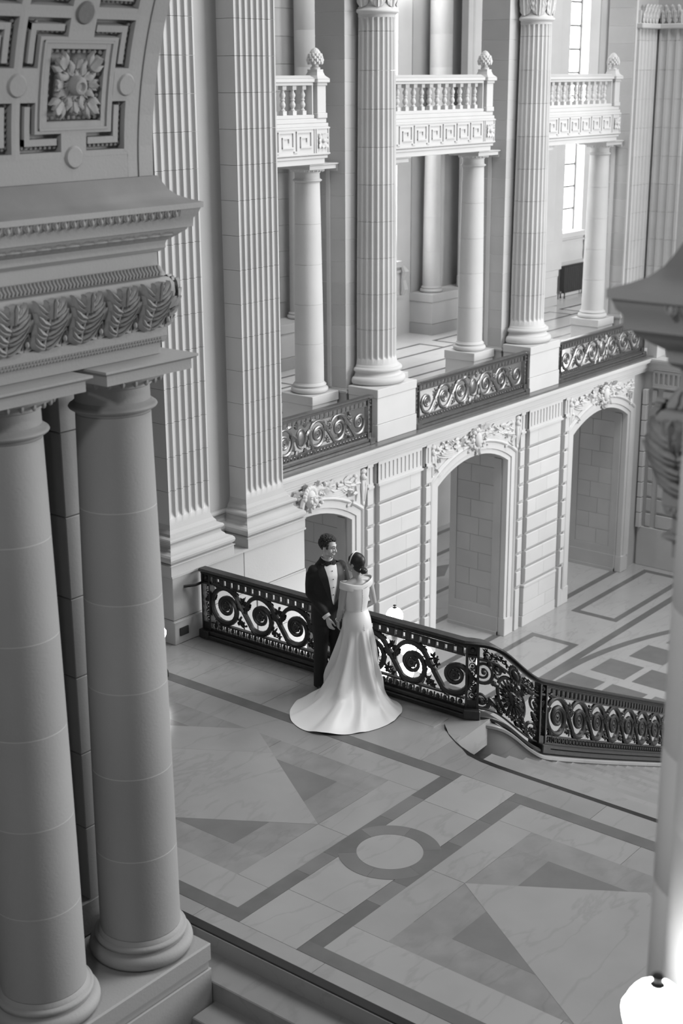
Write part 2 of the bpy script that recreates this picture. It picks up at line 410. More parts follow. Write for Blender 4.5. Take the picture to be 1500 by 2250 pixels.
    # rear edge pilaster light strip of the far passage
# piers: rusticated courses
def course(x0, x1, z0, z1, y=15.56, name='rusticated_stone', m=None, ax='y'):
    b = MB(); bv = .045
    # profile in (y,z): flat face with a splayed lower edge and a sharp upper one
    pr = [(YW+.05, z0), (y+.045, z0), (y+.04, z0+.012), (y, z0+.06), (y, z1-.012), (y+.012, z1), (YW+.05, z1)]
    b.rings([[(x0, p[0], p[1]) for p in pr], [(x1, p[0], p[1]) for p in pr]])
    return P(b, name, m or STONE, WB)
CH = .394
for k, xp in enumerate([p+.07 for p in PED]):
    if k == 0: continue
    last = k == 3
    if last: continue
    for c in range(9):
        z1 = -.785-CH*c; z0 = z1-CH+.018
        cut = xp+random.uniform(-.35, .35)
        course(xp-.66, cut-.002, z0, z1); course(cut+.002, xp+.66, z0, z1)
        for s in (-1, 1):
            x0, x1 = sorted((xp+s*.86, xp+s*1.03)); course(x0, x1, z0, z1)
    zb = -.785-9*CH
    P(MB().box(xp-.70, xp+.70, 15.55, YW+.05, zb-.06, zb, .01), 'plinth_moulding', STONE, WB)
    for a, b, z0, z1 in ((-.70, -.05, -4.76, zb-.065), (-.045, .70, -4.76, zb-.065), (-.70, .25, ZF+.25, -4.765), (.255, .70, ZF+.25, -4.765), (-.72, .72, ZF, ZF+.245)):
        P(MB().box(xp+a, xp+b, 15.565, YW+.05, z0, z1, .006), 'plinth_stone', STONE, WB)
    for s in (-1, 1):
        x0, x1 = sorted((xp+s*.86, xp+s*1.03)); P(MB().box(x0, x1, 15.575, YW+.05, ZF, zb-.02, .006), 'plinth_stone', STONE, WB)
    # fluted frieze panel
    fz = MB(); z0, z1 = -.765, -.32
    fz.box(xp-.70, xp+.70, 15.575, YW+.05, z0, z1)
    fz.box(xp-.70, xp+.70, 15.555, 15.60, z1-.06, z1); fz.box(xp-.70, xp+.70, 15.555, 15.60, z0+.02, z0+.075); fz.box(xp-.72, xp+.72, 15.53, 15.60, z0-.02, z0+.02)
    nfl = 11
    for i in range(nfl+1):
        x = xp-.70+1.40*i/nfl; fz.box(max(x-.028, xp-.70), min(x+.028, xp+.70), 15.557, 15.60, z0+.07, z1-.055)
        if i < nfl:
            xm = x+1.40/nfl/2
            fz.lathe([(.034, 0), (.034, .001)], 0, 0, 8) if False else None
    P(fz, 'fluted_frieze', STONE, WB)
    for s in (-1, 1):
        x0, x1 = sorted((xp+s*.86, xp+s*1.03))
        f2 = MB(); f2.box(x0, x1, 15.575, YW+.05, z0, z1); f2.box(x0, x1, 15.555, 15.6, z1-.06, z1); f2.box(x0, x1, 15.555, 15.6, z0+.02, z0+.07); f2.box(x0, x1, 15.53, 15.6, z0-.02, z0+.02)
        f2.box((x0+x1)/2-.022, (x0+x1)/2+.022, 15.557, 15.6, z0+.07, z1-.06)
        P(f2, 'fluted_frieze', STONE, WB)
        # hanging carved drop between frieze and arch
        xx = xp+s*1.12; d = MB()
        d.ball((xx, 15.59, -.42), .075, 8, 6, (1, .7, .8)); d.ball((xx-.03, 15.575, -.51), .06, 8, 6, (.9, .8, 1.2)); d.ball((xx+.03, 15.59, -.55), .05, 8, 6)
        for q in range(5):
            d.tube([(xx+.05*cos(q*1.3), 15.595, -.54), (xx+.055*cos(q*1.3+.7), 15.58, -.72), (xx+.03*cos(q*1.3), 15.595, -.95-.04*q)], [.03, .034, .012], 6)
        d.ball((xx, 15.59, -1.04), .038, 7, 5, (1, .7, 1.3))
        P(d, 'carved_drop', CARVE, WB, True)
# spandrel carving
for k, xc in enumerate(XC):
    rnd = random.Random(30+k)
    pn = MB(); o = arch_pts(xc, .33, ZS-.25)
    pn.prism([(xc-1.56, ZS-.25), (xc-1.56, -.33), (xc+1.56, -.33), (xc+1.56, ZS-.25)] + [(max(min(x, xc+1.55), xc-1.55), z) for x, z in o[::-1]], 'y', 15.60, YW+.05)
    P(pn, 'spandrel_panel', STONE, WB)
    def lf(x, z, ang, L, w, d=.05, y0=15.585):
        b = MB(); ca, sa = cos(ang), sin(ang)
        leaf(b, lambda px, h, o_: (x+h*ca-px*sa, y0-o_, z+h*sa+px*ca), w, L, 3, 8, 6, d, curl=.3)
        return b
    big = MB()
    for i in range(44):
        a = rnd.uniform(0, 2*pi); r = abs(rnd.gauss(0, .27))
        x, z = xc-.03+r*cos(a)*1.5, -.50+r*sin(a)*.55
        big.join(lf(x, min(z, -.40), rnd.uniform(0, 2*pi), rnd.uniform(.12, .24), rnd.uniform(.08, .15), rnd.uniform(.03, .07)))
    for i in range(44):
        x, z = xc-.02+rnd.gauss(0, .26), -.53+rnd.gauss(0, .10)
        big.ball((x, 15.565-rnd.uniform(0, .04), min(z, -.39)), rnd.uniform(.018, .045), 6, 4)
    P(big, 'carved_cluster', CARVE, WB, True)
    ks = MB()
    if k == 0:   # keystone mask with wreathed hair
        ks.ball((xc-.02, 15.44, -.80), .15, 12, 10, (.82, .9, 1.15)); ks.ball((xc-.02, 15.30, -.80), .032, 6, 5, (.8, 1, 1.6)); ks.ball((xc-.02, 15.31, -.885), .03, 6, 5, (1.4, .8, .5)); ks.ball((xc-.02, 15.34, -.94), .045, 6, 5)
        for s in (-1, 1): ks.ball((xc-.02+s*.055, 15.32, -.765), .024, 6, 5, (1.3, .6, .7)); ks.ball((xc-.02+s*.06, 15.33, -.84), .045, 6, 5)
        ks.ball((xc-.02, 15.33, -.735), .05, 8, 4, (1.7, .6, .35))
        for q in range(11):
            a = pi*q/10; ks.ball((xc-.02+.155*cos(a), 15.43, -.78+.17*sin(a)), .055, 6, 5)
        for s in (-1, 1): ks.tube([(xc-.02+s*.16, 15.45, -.76), (xc-.02+s*.2, 15.47, -.9), (xc-.02+s*.15, 15.5, -1.02)], [.05, .055, .02], 6)
    else:        # cartouche with fruit
        ks.ball((xc-.02, 15.46, -.80), .13, 10, 8, (.8, .6, 1.2))
        for q in range(14):
            a = 2*pi*q/14; ks.ball((xc-.02+.15*cos(a), 15.5, -.80+.19*sin(a)), rnd.uniform(.035, .06), 6, 5)
    ks.map(lambda x, y, z: (x-.03, 15.60+(y-15.62)*.75, z+.27))
    P(ks, 'keystone_mask' if k == 0 else 'keystone_cartouche', CARVE, WB, True)
    for s in (-1, 1):
        sw = MB()
        for q in range(12):
            xq = rnd.uniform(.4, 1.42); sw.ball((xc+s*xq, 15.59, rnd.uniform(-.48-.22*xq/1.4, -.43)), rnd.uniform(.018, .036), 6, 4)
        for q in range(4):   # draped swag
            p0 = Vector((xc+s*.30, 15.59, -.47-.03*q)); p2 = Vector((xc+s*1.36, 15.59, -.45-.06*q)); p1 = Vector((xc+s*.88, 15.575, -.80-.03*q+.04))
            sw.tube([p0*(1-t)**2+p1*2*t*(1-t)+p2*t*t for t in [i/10 for i in range(11)]], [.010+.016*sin(pi*i/10) for i in range(11)], 6)
        sw.ball((xc+s*1.38, 15.585, -.46), .05, 8, 6); sw.ball((xc+s*1.40, 15.59, -.56), .04, 8, 6, (1, .6, 1.4))
        sw.tube([(xc+s*1.40, 15.6, -.55), (xc+s*1.44, 15.59, -.8), (xc+s*1.40, 15.6, -1.05)], [.03, .034, .012], 6)
        for q in range(22):
            xq = rnd.uniform(.32, 1.42); zl = -.46-.30*(xq/1.45)**1.5
            sw.join(lf(xc+s*xq, rnd.uniform(max(zl, -.80), -.42), rnd.uniform(-.6, .6)+(0 if s > 0 else pi), rnd.uniform(.12, .2), .09, .025))
        for q in range(4): sw.join(lf(xc+s*rnd.uniform(1.2, 1.45), rnd.uniform(-1.05, -.75), rnd.uniform(0, 6), .15, .08, .04))
        P(sw, 'carved_swag', CARVE, WB, True)
# cornice over the arcade, returning along the right-hand wall
cor = [(-.2, -.34), (.05, -.34), (.05, -.30), (.075, -.285), (.075, -.25), (.10, -.235), (.10, -.13), (.155, -.115), (.165, -.09), (.19, -.085), (.19, -.05), (.205, -.045), (.205, -.005), (.18, 0), (-.2, 0)]
P(MB().sweep(cor, [(13.7, YW), (31.4, YW), (31.4, -4)]), 'cornice', STONE, WB)
P(MB().box(13.7, 31.35, 15.44, 15.83, 0, .04), 'kerb_ledge', MARBT, WB)  # shade on the ledge top is put into its darker marble colour
# corridor behind the arches
CB = MB().box(13, 46, 21.3, 21.6, ZF, -.4)
CBO = S(CB, 'wall_corridor', STONE2)
P(MB().box(30.0, 30.35, 21.26, 21.3, ZF+.9, ZF+1.25), 'vent_grille', DARKHOLE, CBO)
rb(MARBG, rect(13, 46, 19.9, 20.05)); rb(MARBG, rect(13, 46, 20.9, 21.05)); rb(MARBG, rect(13, 46, 17.2, 17.35)); rb(MARBG, rect(13, 46, 18.3, 18.42))
for k, xc in enumerate(XC):
    rb(MARBT, [(xc+3, 19.3), (xc+3.8, 18.9), (xc+4.6, 19.3), (xc+3.8, 19.7)], .002, 'marble_lozenge')
# right-hand wall (faces -X)
XR = 31.4
WR = S(MB().box(XR, XR+.5, -14, YW+.5, ZF, -.1), 'wall_right', STONE2)
def courseX(y0, y1, z0, z1, x=XR-.06):
    pr = [(XR+.05, z0), (x+.045, z0), (x+.04, z0+.012), (x, z0+.06), (x, z1-.012), (x+.012, z1), (XR+.05, z1)]
    b = MB(); b.rings([[(p[0], y0, p[1]) for p in pr], [(p[0], y1, p[1]) for p in pr]]); P(b, 'rusticated_stone', STONE2, WR)
for c in range(9):
    z1 = -.785-CH*c; z0 = z1-CH+.018
    ys = [15.45, 15.30]; courseX(15.28, 15.40, z0, z1)
    y = 15.12
    while y > 8:
        y2 = y-random.uniform(.8, 1.3); courseX(y2+.003, y, z0, z1); y = y2-.003
    P(MB().box(XR-.02, XR-.15, 15.50, 15.62, z0, z1, .01), 'corner_stone', STONE, WR)
P(MB().box(XR-.07, XR+.02, 8, 15.6, ZF, -4.3, .01), 'plinth_course', STONE2, WR)
fz = MB(); fz.box(XR-.03, XR+.02, 9, 15.4, -.7, -.3); fz.box(XR-.075, XR-.03, 9, 15.4, -.36, -.3); fz.box(XR-.075, XR-.03, 9, 15.4, -.68, -.62); fz.box(XR-.10, XR-.03, 9, 15.4, -.72, -.68)
for i in range(48):
    y = 15.38-.13*i; fz.box(XR-.073, XR-.03, y-.028, y+.028, -.63, -.35)
P(fz, 'fluted_frieze', STONE2, WR)
P(MB().box(XR-.045, XR+.4, 15.35, 15.62, 0, .92, .01), 'corner_pedestal', STONE, WR)
# ================================================================== gallery
GF = S(MB().box(13.7, 46, 15.66, 22.6, -.30, -.012), 'floor_3', MARBW)
def gs(m, poly, lift=0, name='marble_slab'): return poly_slab(GF, name, m, poly, -.012, lift)
for i in range(14):
    for j in range(4):
        a, b = 15.9+1.5*i, 15.84+1.65*j
        gs(MARBW, rect(a+.002, a+1.498, b+.002, b+1.648))
# inlay lines of the corridor
for x0, x1, y0, y1 in ((14, 45, 18.70, 18.79), (14, 45, 19.35, 19.44), (14, 45, 20.25, 20.34)):
    gs(MARBG, rect(x0, x1, y0, y1), .0015, 'marble_band')
for k in range(-1, 3):
    a = 23.6+6.44*k
    gs(MARBG, rect(a, a+5.9, 21.0, 21.09), .0015, 'marble_band'); gs(MARBG, rect(a+5.81, a+5.9, 20.34, 21.0), .0015, 'marble_band')
    gs(MARBG, rect(a, a+.09, 20.34, 21.0), .0015, 'marble_band')
def doric(name, label, loc, H, rb, rt, plinth=None, m=STONE, ndrum=5, group=None, n=36, abw=None, cat='column'):
    """plain unfluted column standing at loc (top of its plinth), drums with joints, overall height H"""
    t = T(name, label, cat, loc, 0, group)
    u = rb*2
    hb, hc = .36*u, .62*u
    if plinth:
        w, h = plinth
        P(MB().box(-w/2, w/2, -w/2, w/2, -h+.01, -.19*h-.004, .006), 'pedestal', m, t)
        P(MB().box(-w/2-.02, w/2+.02, -w/2-.02, w/2+.02, -.19*h, 0, .008), 'pedestal_cap', m, t)
    pr = [(rb*1.0, 0)] 
    R1 = rb*1.30
    def tor(z0, z1, r, k=6): return [(r-(z1-z0)*.5+(z1-z0)*.5*cos(-pi/2+pi*i/k), (z0+z1)/2+(z1-z0)*.5*sin(-pi/2+pi*i/k)) for i in range(k+1)]
    base = [(.05, 0)] + tor(.0, .20*u, R1, 8) + [(rb*1.10, .205*u), (rb*1.10, .225*u)] + tor(.225*u, .30*u, rb*1.16, 6) + [(rb*1.07, .305*u), (rb*1.06, .325*u), (rb, hb), (.05, hb)]
    P(MB().lathe(base, n=n), 'base', m, t, True)
    z0, z1 = hb, H-hc
    for i in range(ndrum):
        a, b = z0+(z1-z0)*i/ndrum, z0+(z1-z0)*(i+1)/ndrum
        def rr(z):
            q = (z-z0)/(z1-z0); return rb+(rt-rb)*(q**1.5)
        g = .004
        pr = [(.02, a), (rr(a)-.007, a), (rr(a)-.007, a+g*.3), (rr(a), a+g)] + [(rr(a+(b-a)*q/3), a+(b-a)*q/3) for q in (1, 2)] + [(rr(b), b-g), (rr(b)-.007, b-g*.3), (rr(b)-.007, b), (.02, b)]
        P(MB().lathe(pr, n=n), 'drum', m, t, True)
        if m is STONED and i: P(MB().lathe([(.02, a-.006), (rr(a)-.0015, a-.006), (rr(a)-.0015, a+.006), (.02, a+.006)], n=n), 'mortar_joint', MORTARD, t, True)
    z = z1
    neck = [(.02, z), (rt, z), (rt*1.03, z+.03*u)] + [(rt*1.06+.05*u*sin(pi*i/6), z+.03*u+.085*u*i/6) for i in range(7)] + [(rt*1.03, z+.13*u), (rt*1.0, z+.14*u), (rt*.99, z+.30*u), (rt*1.05, z+.315*u), (rt*1.05, z+.34*u), (.02, z+.34*u)]
    P(MB().lathe(neck, n=n), 'necking', m, t, True)
    ech = [(.02, z+.34*u)] + [(rt*1.06+.15*u*sin(pi*.5*i/5), z+.34*u+.11*u*i/5) for i in range(6)] + [(.02, z+.452*u)]
    P(MB().lathe(ech, n=n), 'echinus', m, t, True)
    eg = MB(); ne = 24
    for i in range(ne):
        a = 2*pi*i/ne; r = rt*1.06+.105*u
        eg.ball((r*cos(a), r*sin(a), z+.40*u), .035*u, 6, 5, (.9, .9, 1.45))
    P(eg, 'egg_moulding', CARVE if m is STONE else m, t, True, kind='stuff')
    aw = (abw or rt*1.40*2)/2
    ab = MB(); ab.box(-aw, aw, -aw, aw, z+.452*u, z+.56*u)
    ab.rings([[(sx*(aw+o_), sy*(aw+o_), z+q*u) for sx, sy in ((-1, -1), (1, -1), (1, 1), (-1, 1))] for o_, q in ((0, .56), (.035, .595), (.035, .62))])
    P(ab, 'abacus', m, t)
    return t
# small columns under the balconies
SCX = [20.11, 25.49, 30.87]
names = ['pale plain column in front of the nearest balcony bay, left of the fluted column', 'pale plain column under the middle balcony, behind the middle bronze railing', 'pale plain column under the far balcony, beside the radiator window']
c0 = None
for i, x in enumerate(SCX):
    if c0 is None: c0 = doric('gallery_column', names[0], (x, 16.9, .92), 4.175, .272, .228, (.74, .92), STONE, 5, 'plain gallery columns', 30, .74)
    else: dup(c0, (x, 16.9, .92), 0, names[i])
l2 = [(22.33, 'plain column mostly hidden behind the nearest fluted column'), (27.71, 'plain column mostly hidden behind the middle fluted column')]
for x, lb in l2: dup(c0, (x, 16.9, .92), 0, lb)
# fluted shaft pieces
def flute_ring(r, nf, z, depth=1.0, k=6):
    pts = []
    for i in range(nf):
        a0 = 2*pi*i/nf; da = 2*pi/nf
        fil = .16
        for j in range(k+1):
            q = j/k; a = a0+da*(fil/2+q*(1-fil))
            d = depth*r*.105*sin(pi*q)**.75 if 0 < q < 1 else 0
            pts.append(((r-d)*cos(a), (r-d)*sin(a), z))
    return pts
def corinth(parent, z, r, hgt, m, square=None):
    """acanthus capital on radius r starting at z"""
    n_ = 8
    b = MB(); b.lathe([(.02, z), (r*.95, z), (r*.95, z+hgt*.6), (r*1.15, z+hgt*.85), (r*1.3, z+hgt), (.02, z+hgt)], n=24); cb = P(b, 'capital_bell', m, parent, True)
    for row, (zz, hh, off) in enumerate(((z, hgt*.5, 0), (z+hgt*.12, hgt*.7, .5))):
        for i in range(n_):
            a = 2*pi*(i+off)/n_; lb = MB()
            def pl(x, h, o, a=a, zz=zz): 
                rr = r*.97+o; return (rr*cos(a)-x*sin(a), rr*sin(a)+x*cos(a), zz+h)
            leaf(lb, pl, r*.85, hh, 4, 16, 12, .05, curl=.4); P(lb, 'acanthus_leaf', m, cb, True)
flut = []
for i, (xp, lb) in enumerate(((21.2, 'tall fluted column on the pedestal between the nearest and middle bronze railings'), (26.58, 'tall fluted column on the pedestal between the middle and far bronze railings'))):
    t = T('fluted_column', lb, 'column', (xp, 16.2, 0), 0, 'tall fluted gallery columns'); flut.append(t)
    w0, w1 = -.66, .58
    P(MB().box(w0, w1, -.58, .35, .042, .36, .006), 'pedestal_base', STONE, t)
    P(MB().box(w0+.015, w1-.015, -.565, .35, .365, .86, .006), 'pedestal_die', STONE, t)
    P(MB().box(w0, w1, -.58, .35, .865, 1.03, .008), 'pedestal_cap', STONE, t)
    u = .86
    def tor(z0, z1, r, k=7): return [(r-(z1-z0)*.5+(z1-z0)*.5*cos(-pi/2+pi*i/k), (z0+z1)/2+(z1-z0)*.5*sin(-pi/2+pi*i/k)) for i in range(k+1)]
    P(MB().lathe([(.1, 1.03), (.585, 1.03)] + tor(1.035, 1.19, .59) + [(.51, 1.195), (.49, 1.22), (.475, 1.25), (.485, 1.27)] + tor(1.27, 1.35, .525) + [(.47, 1.355), (.465, 1.375), (.44, 1.40), (.1, 1.40)], n=40), 'base', STONE, t, True)
    z = 1.40; first = True
    while z < 7.6:
        zt = min(z+.66, 7.62)
        r0 = .415-.05*max(0, (z-2.5)/5.2); r1 = .415-.05*max(0, (zt-2.5)/5.2)
        R = []
        if first:
            for q, d in ((0, 0), (.10, 0), (.115, .45), (.135, .8), (.17, 1)): R.append(flute_ring(r0+(.018 if q == 0 else 0), 24, z+q, d))
        else:
            R.append(flute_ring(r0, 24, z+.0025, 1))
        if zt > 7.6:
            for q, d in ((.12, 1), (.07, .8), (.05, .4), (.045, 0), (0, 0)): R.append(flute_ring(r1, 24, zt-q, d))
        else:
            R.append(flute_ring(r1, 24, zt-.0025, 1))
        P(MB().rings(R), 'fluted_drum', STONE, t, 'full' if False else True); z = zt; first = False
    P(MB().lathe([(.1, 7.62), (.37, 7.62)] + tor(7.64, 7.71, .425) + [(.38, 7.715), (.375, 7.74), (.1, 7.74)], n=36), 'astragal', STONE, t, True)
    corinth(t, 7.74, .38, .95, CARVE)
for t in flut:
    for o in [c for c in t.children_recursive]:
        for v in o.data.vertices:
            if v.co.y > .115: v.co.y = .115
        o.data.update()
# cross walls between the bays
for k, xp in enumerate((21.22, 26.6, 31.98)):
    w = S(MB().box(xp-.659, xp+.659, 16.386, 17.05, 0, 13), 'wall_pier', MORTAR)
    stack(w, 'ashlar_block', STONE2, xp-.665, xp+.665, 16.38, 17.056, .95, 9.2, .395, .007, .003)
    P(MB().box(xp-.69, xp+.69, 16.36, 17.07, 0, .88, .01), 'plinth_course', STONE2, w)
    P(MB().sweep([(-.02, .88), (.05, .88), (.05, .92), (.03, .93), (.03, .95), (-.02, .955)], [(xp-.665, 17.06), (xp-.665, 16.38), (xp+.665, 16.38), (xp+.665, 17.06)]), 'base_moulding', STONE2, w)
    P(MB().box(xp-.70, xp-.6, 16.72, 16.81, .95, 5.1, .008), 'pilaster_strip', STONE, w)
    P(MB().box(xp-.69, xp-.6, 16.55, 17.05, 4.95, 5.1, .008), 'impost_block', STONE, w)
# ---- balconies between the cross walls
def baluster(parent, x, y, z, h=.42):
    pr = [(.01, .07), (.042, .07), (.046, .085), (.03, .10), (.028, .115), (.05, .15), (.052, .18), (.036, .215), (.032, .235), (.042, .245), (.042, .262), (.032, .27), (.036, .285), (.052, .32), (.05, .345), (.03, .39), (.028, .405), (.042, .42), (.01, .42)]
    b = MB().lathe([(r, zz) for r, zz in pr], n=12); b.box(-.05, .05, -.05, .05, 0, .07); b.box(-.05, .05, -.05, .05, .42, .49)
    o = P(b, 'baluster', STONE, parent, True); o.location = (x, y, z); return o
def key_unit(mb, x0, w, z0, h, y, m=1):
    """one meander unit made of raised bars between x0 and x0+w"""
    t = h*.075
    def H(a, b, z): mb.box(x0+w*a-t/2, x0+w*b+t/2, y-.022, y+.01, z0+h*z-t/2, z0+h*z+t/2)
    def V(a, z1, z2): mb.box(x0+w*a-t/2, x0+w*a+t/2, y-.0219, y+.01, z0+h*z1, z0+h*z2)
    V(.04, .05, .95); H(.04, .86, .95); V(.86, .25, .95); H(.27, .86, .25); V(.27, .25, .70); H(.27, .62, .70); V(.62, .48, .70); H(-.10, .04, .05)
BL = [(16.3, 20.20, 'carved stone balcony cut off by the fluted pilaster, nearest of the three'), (21.95, 25.58, 'carved stone balcony in the middle, with a full row of balusters'), (27.33, 30.96, 'carved stone balcony farthest right, in front of the tall window')]
YB = 16.46
bal0 = None
for i, (x0, x1, lb) in enumerate(BL):
    L_ = x1-x0
    b = T('balcony', lb, 'balcony', (x1, YB, 5.10), 0, 'stone balconies over the gallery')
    P(MB().box(-L_, -.12, .0, .62, 0, .10, .006).box(-L_, -.06, -.02, .62, .10, .15, .006), 'beam', STONE, b)
    P(MB().box(-L_, -.02, -.03, .62, .155, .64, .01), 'frieze_block', STONE, b)
    kp = MB()
    for (a, c, d, e) in ((-L_, -.02, .17, .195), (-L_, -.02, .605, .63)): kp.box(a, c, -.045, -.02, d, e)
    for xx in (-.44, -.385, -.06): kp.box(xx-.012, xx+.012, -.045, -.02, .195, .605)
    xk = -.46; kw = .48
    while xk-kw > -L_:
        key_unit(kp, xk-kw, kw*.98, .215, .37, -.03)
        for q in range(5):
            a = q*2*pi/5; kp.ball((xk-kw+kw*.0, -.035, .40), .001, 4, 3)
        xk -= kw
    P(kp, 'meander_relief', STONE, b)
    ro = MB()
    for q in range(8):
        a = q*pi/4
        leaf(ro, lambda px, h, o_, a=a: (-.222+h*cos(a)-px*sin(a), -.03-o_, .40+h*sin(a)+px*cos(a)), .09, .17 if q % 2 else .13, 2, 6, 5, .04)
    ro.ball((-.222, -.06, .40), .04, 8, 6)
    P(ro, 'rosette', CARVE, b, True)
    P(MB().box(-L_, -.035, -.02, .62, .64, .70, .008).box(-L_, -.06, -.0, .6, .70, .78, .012), 'base_course', STONE, b)
    P(MB().box(-L_, -.36, .03, .30, .78, .845, .01), 'bottom_rail', STONE, b)
    xx = -.53
    while xx > -L_: 
        baluster(b, xx, .16, .845); xx -= .262
    P(MB().box(-.42, -.395, .03, .3, .845, 1.335), 'end_strip', STONE, b)
    rl = MB().box(-L_, -.38, .03, .30, 1.335, 1.385, .006).box(-L_, -.36, -.0, .33, 1.385, 1.45, .01)
    rl.prism([(-.0, 1.45), (.33, 1.45), (.22, 1.50), (.11, 1.50)], 'x', -L_, -.38)
    P(rl, 'top_rail', STONE, b)
    pd = MB().box(-.33, -.055, -.02, .30, .78, .87, .01).box(-.31, -.075, .0, .28, .87, 1.33, .006).box(-.33, -.055, -.02, .30, 1.33, 1.38, .008).box(-.365, -.02, -.055, .335, 1.38, 1.44, .01)
    pd.rings([[(-.365, -.055, 1.44), (-.02, -.055, 1.44), (-.02, .335, 1.44), (-.365, .335, 1.44)], [(-.30, .01, 1.50), (-.085, .01, 1.50), (-.085, .27, 1.50), (-.30, .27, 1.50)], [(-.275, .03, 1.56), (-.11, .03, 1.56), (-.11, .25, 1.56), (-.275, .25, 1.56)], [(-.275, .03, 1.60), (-.11, .03, 1.60), (-.11, .25, 1.60), (-.275, .25, 1.60)]])
    P(pd, 'end_pier', STONE, b)
    cs = MB().tube([(-.06, .14, 1.30), (-.03, .14, 1.22), (-.035, .14, 1.10), (-.06, .14, .98), (-.05, .14, .90), (.0, .14, .86), (.03, .14, .89), (.02, .14, .925), (-.0, .14, .915)], [.03, .045, .045, .03, .028, .028, .026, .022, .015], 8)
    P(cs, 'scroll_bracket', STONE, b, True)
    fn = MB().lathe([(.02, 1.60), (.085, 1.60), (.09, 1.63), (.06, 1.65), (.06, 1.68), (.10, 1.70), (.02, 1.70)], -.192, .14, 16)
    P(fn, 'finial_foot', STONE, b, True)
    pc = MB().lathe([(.02, 1.69), (.11, 1.70), (.125, 1.76), (.115, 1.83), (.085, 1.90), (.04, 1.95), (.005, 1.965)], -.192, .14, 16)
    for r_ in range(6):
        zz = 1.715+.04*r_; rr = (.122, .128, .12, .105, .08, .05)[r_]
        for q in range(10):
            a = 2*pi*(q+.5*(r_ % 2))/10; pc.ball((-.192+rr*cos(a), .14+rr*sin(a), zz), .03 if r_ < 4 else .02, 5, 4, (1, 1, 1.25))
    P(pc, 'pine_cone', CARVE, b, True)
    P(MB().box(-L_, -.02, .62, .9, .35, .62), 'slab', STONE2, b)
# ---- back wall of the gallery with tall windows
YBK = 22.25
blocks = [(14.0, 27.46), (30.66, 37.1), (40.3, 46)]
BW = S(MB().box(13.5, 46, YBK+.9, YBK+1.2, -.1, 13), 'wall_gallery_back', STONE2)
for bi, (a, b_) in enumerate(blocks):
    m = MB().box(a, b_, YBK-.03, YBK+.9, 1.085, 13)
    P(m, 'wall_block', STONE2, BW)
    P(MB().box(a, b_, 21.53, YBK+.9, .29, .86, .008), 'plinth_die', STONE, BW)
    P(MB().box(a-.01, b_+.01, 21.51, YBK+.9, .0, .285, .008), 'plinth_base', STONE2, BW)
    P(MB().box(a-.02, b_+.02, 21.50, YBK+.9, .865, 1.08, .01), 'plinth_cap', STONE, BW)
    if bi == 1:
        P(MB().box(b_-1.55, b_, 21.40, YBK+.2, 1.085, 12.5, .01), 'end_pilaster', STONE, BW)
        P(MB().box(b_-1.30, b_-.55, 21.38, 21.42, 1.9, 12).box(b_-1.25, b_-.60, 21.36, 21.42, 1.95, 11.9, .01), 'pilaster_panel', STONE, BW)
    for x0, x1 in ((a+1.62, a+2.75),) if bi == 1 else ():
        P(MB().box(x0, x1, YBK-.62, YBK-.4, 1.08, 12.5, .01), 'flat_pilaster', STONE, BW)
        P(MB().box(x0+.22, x1-.22, YBK-.635, YBK-.6, 2.6, 12.0).box(x0+.25, x1-.25, YBK-.65, YBK-.6, 2.65, 11.9, .01), 'pilaster_panel', STONE, BW)
        P(MB().box(x0-.04, x1+.04, YBK-.66, YBK-.4, 1.08, 1.4, .03), 'pilaster_base', STONE, BW)
    stack(BW, 'ashlar_block', STONE2, a+2.78, b_-1.2, YBK-.05, YBK, 1.45, 9.2, .6) if b_-a > 5 else None
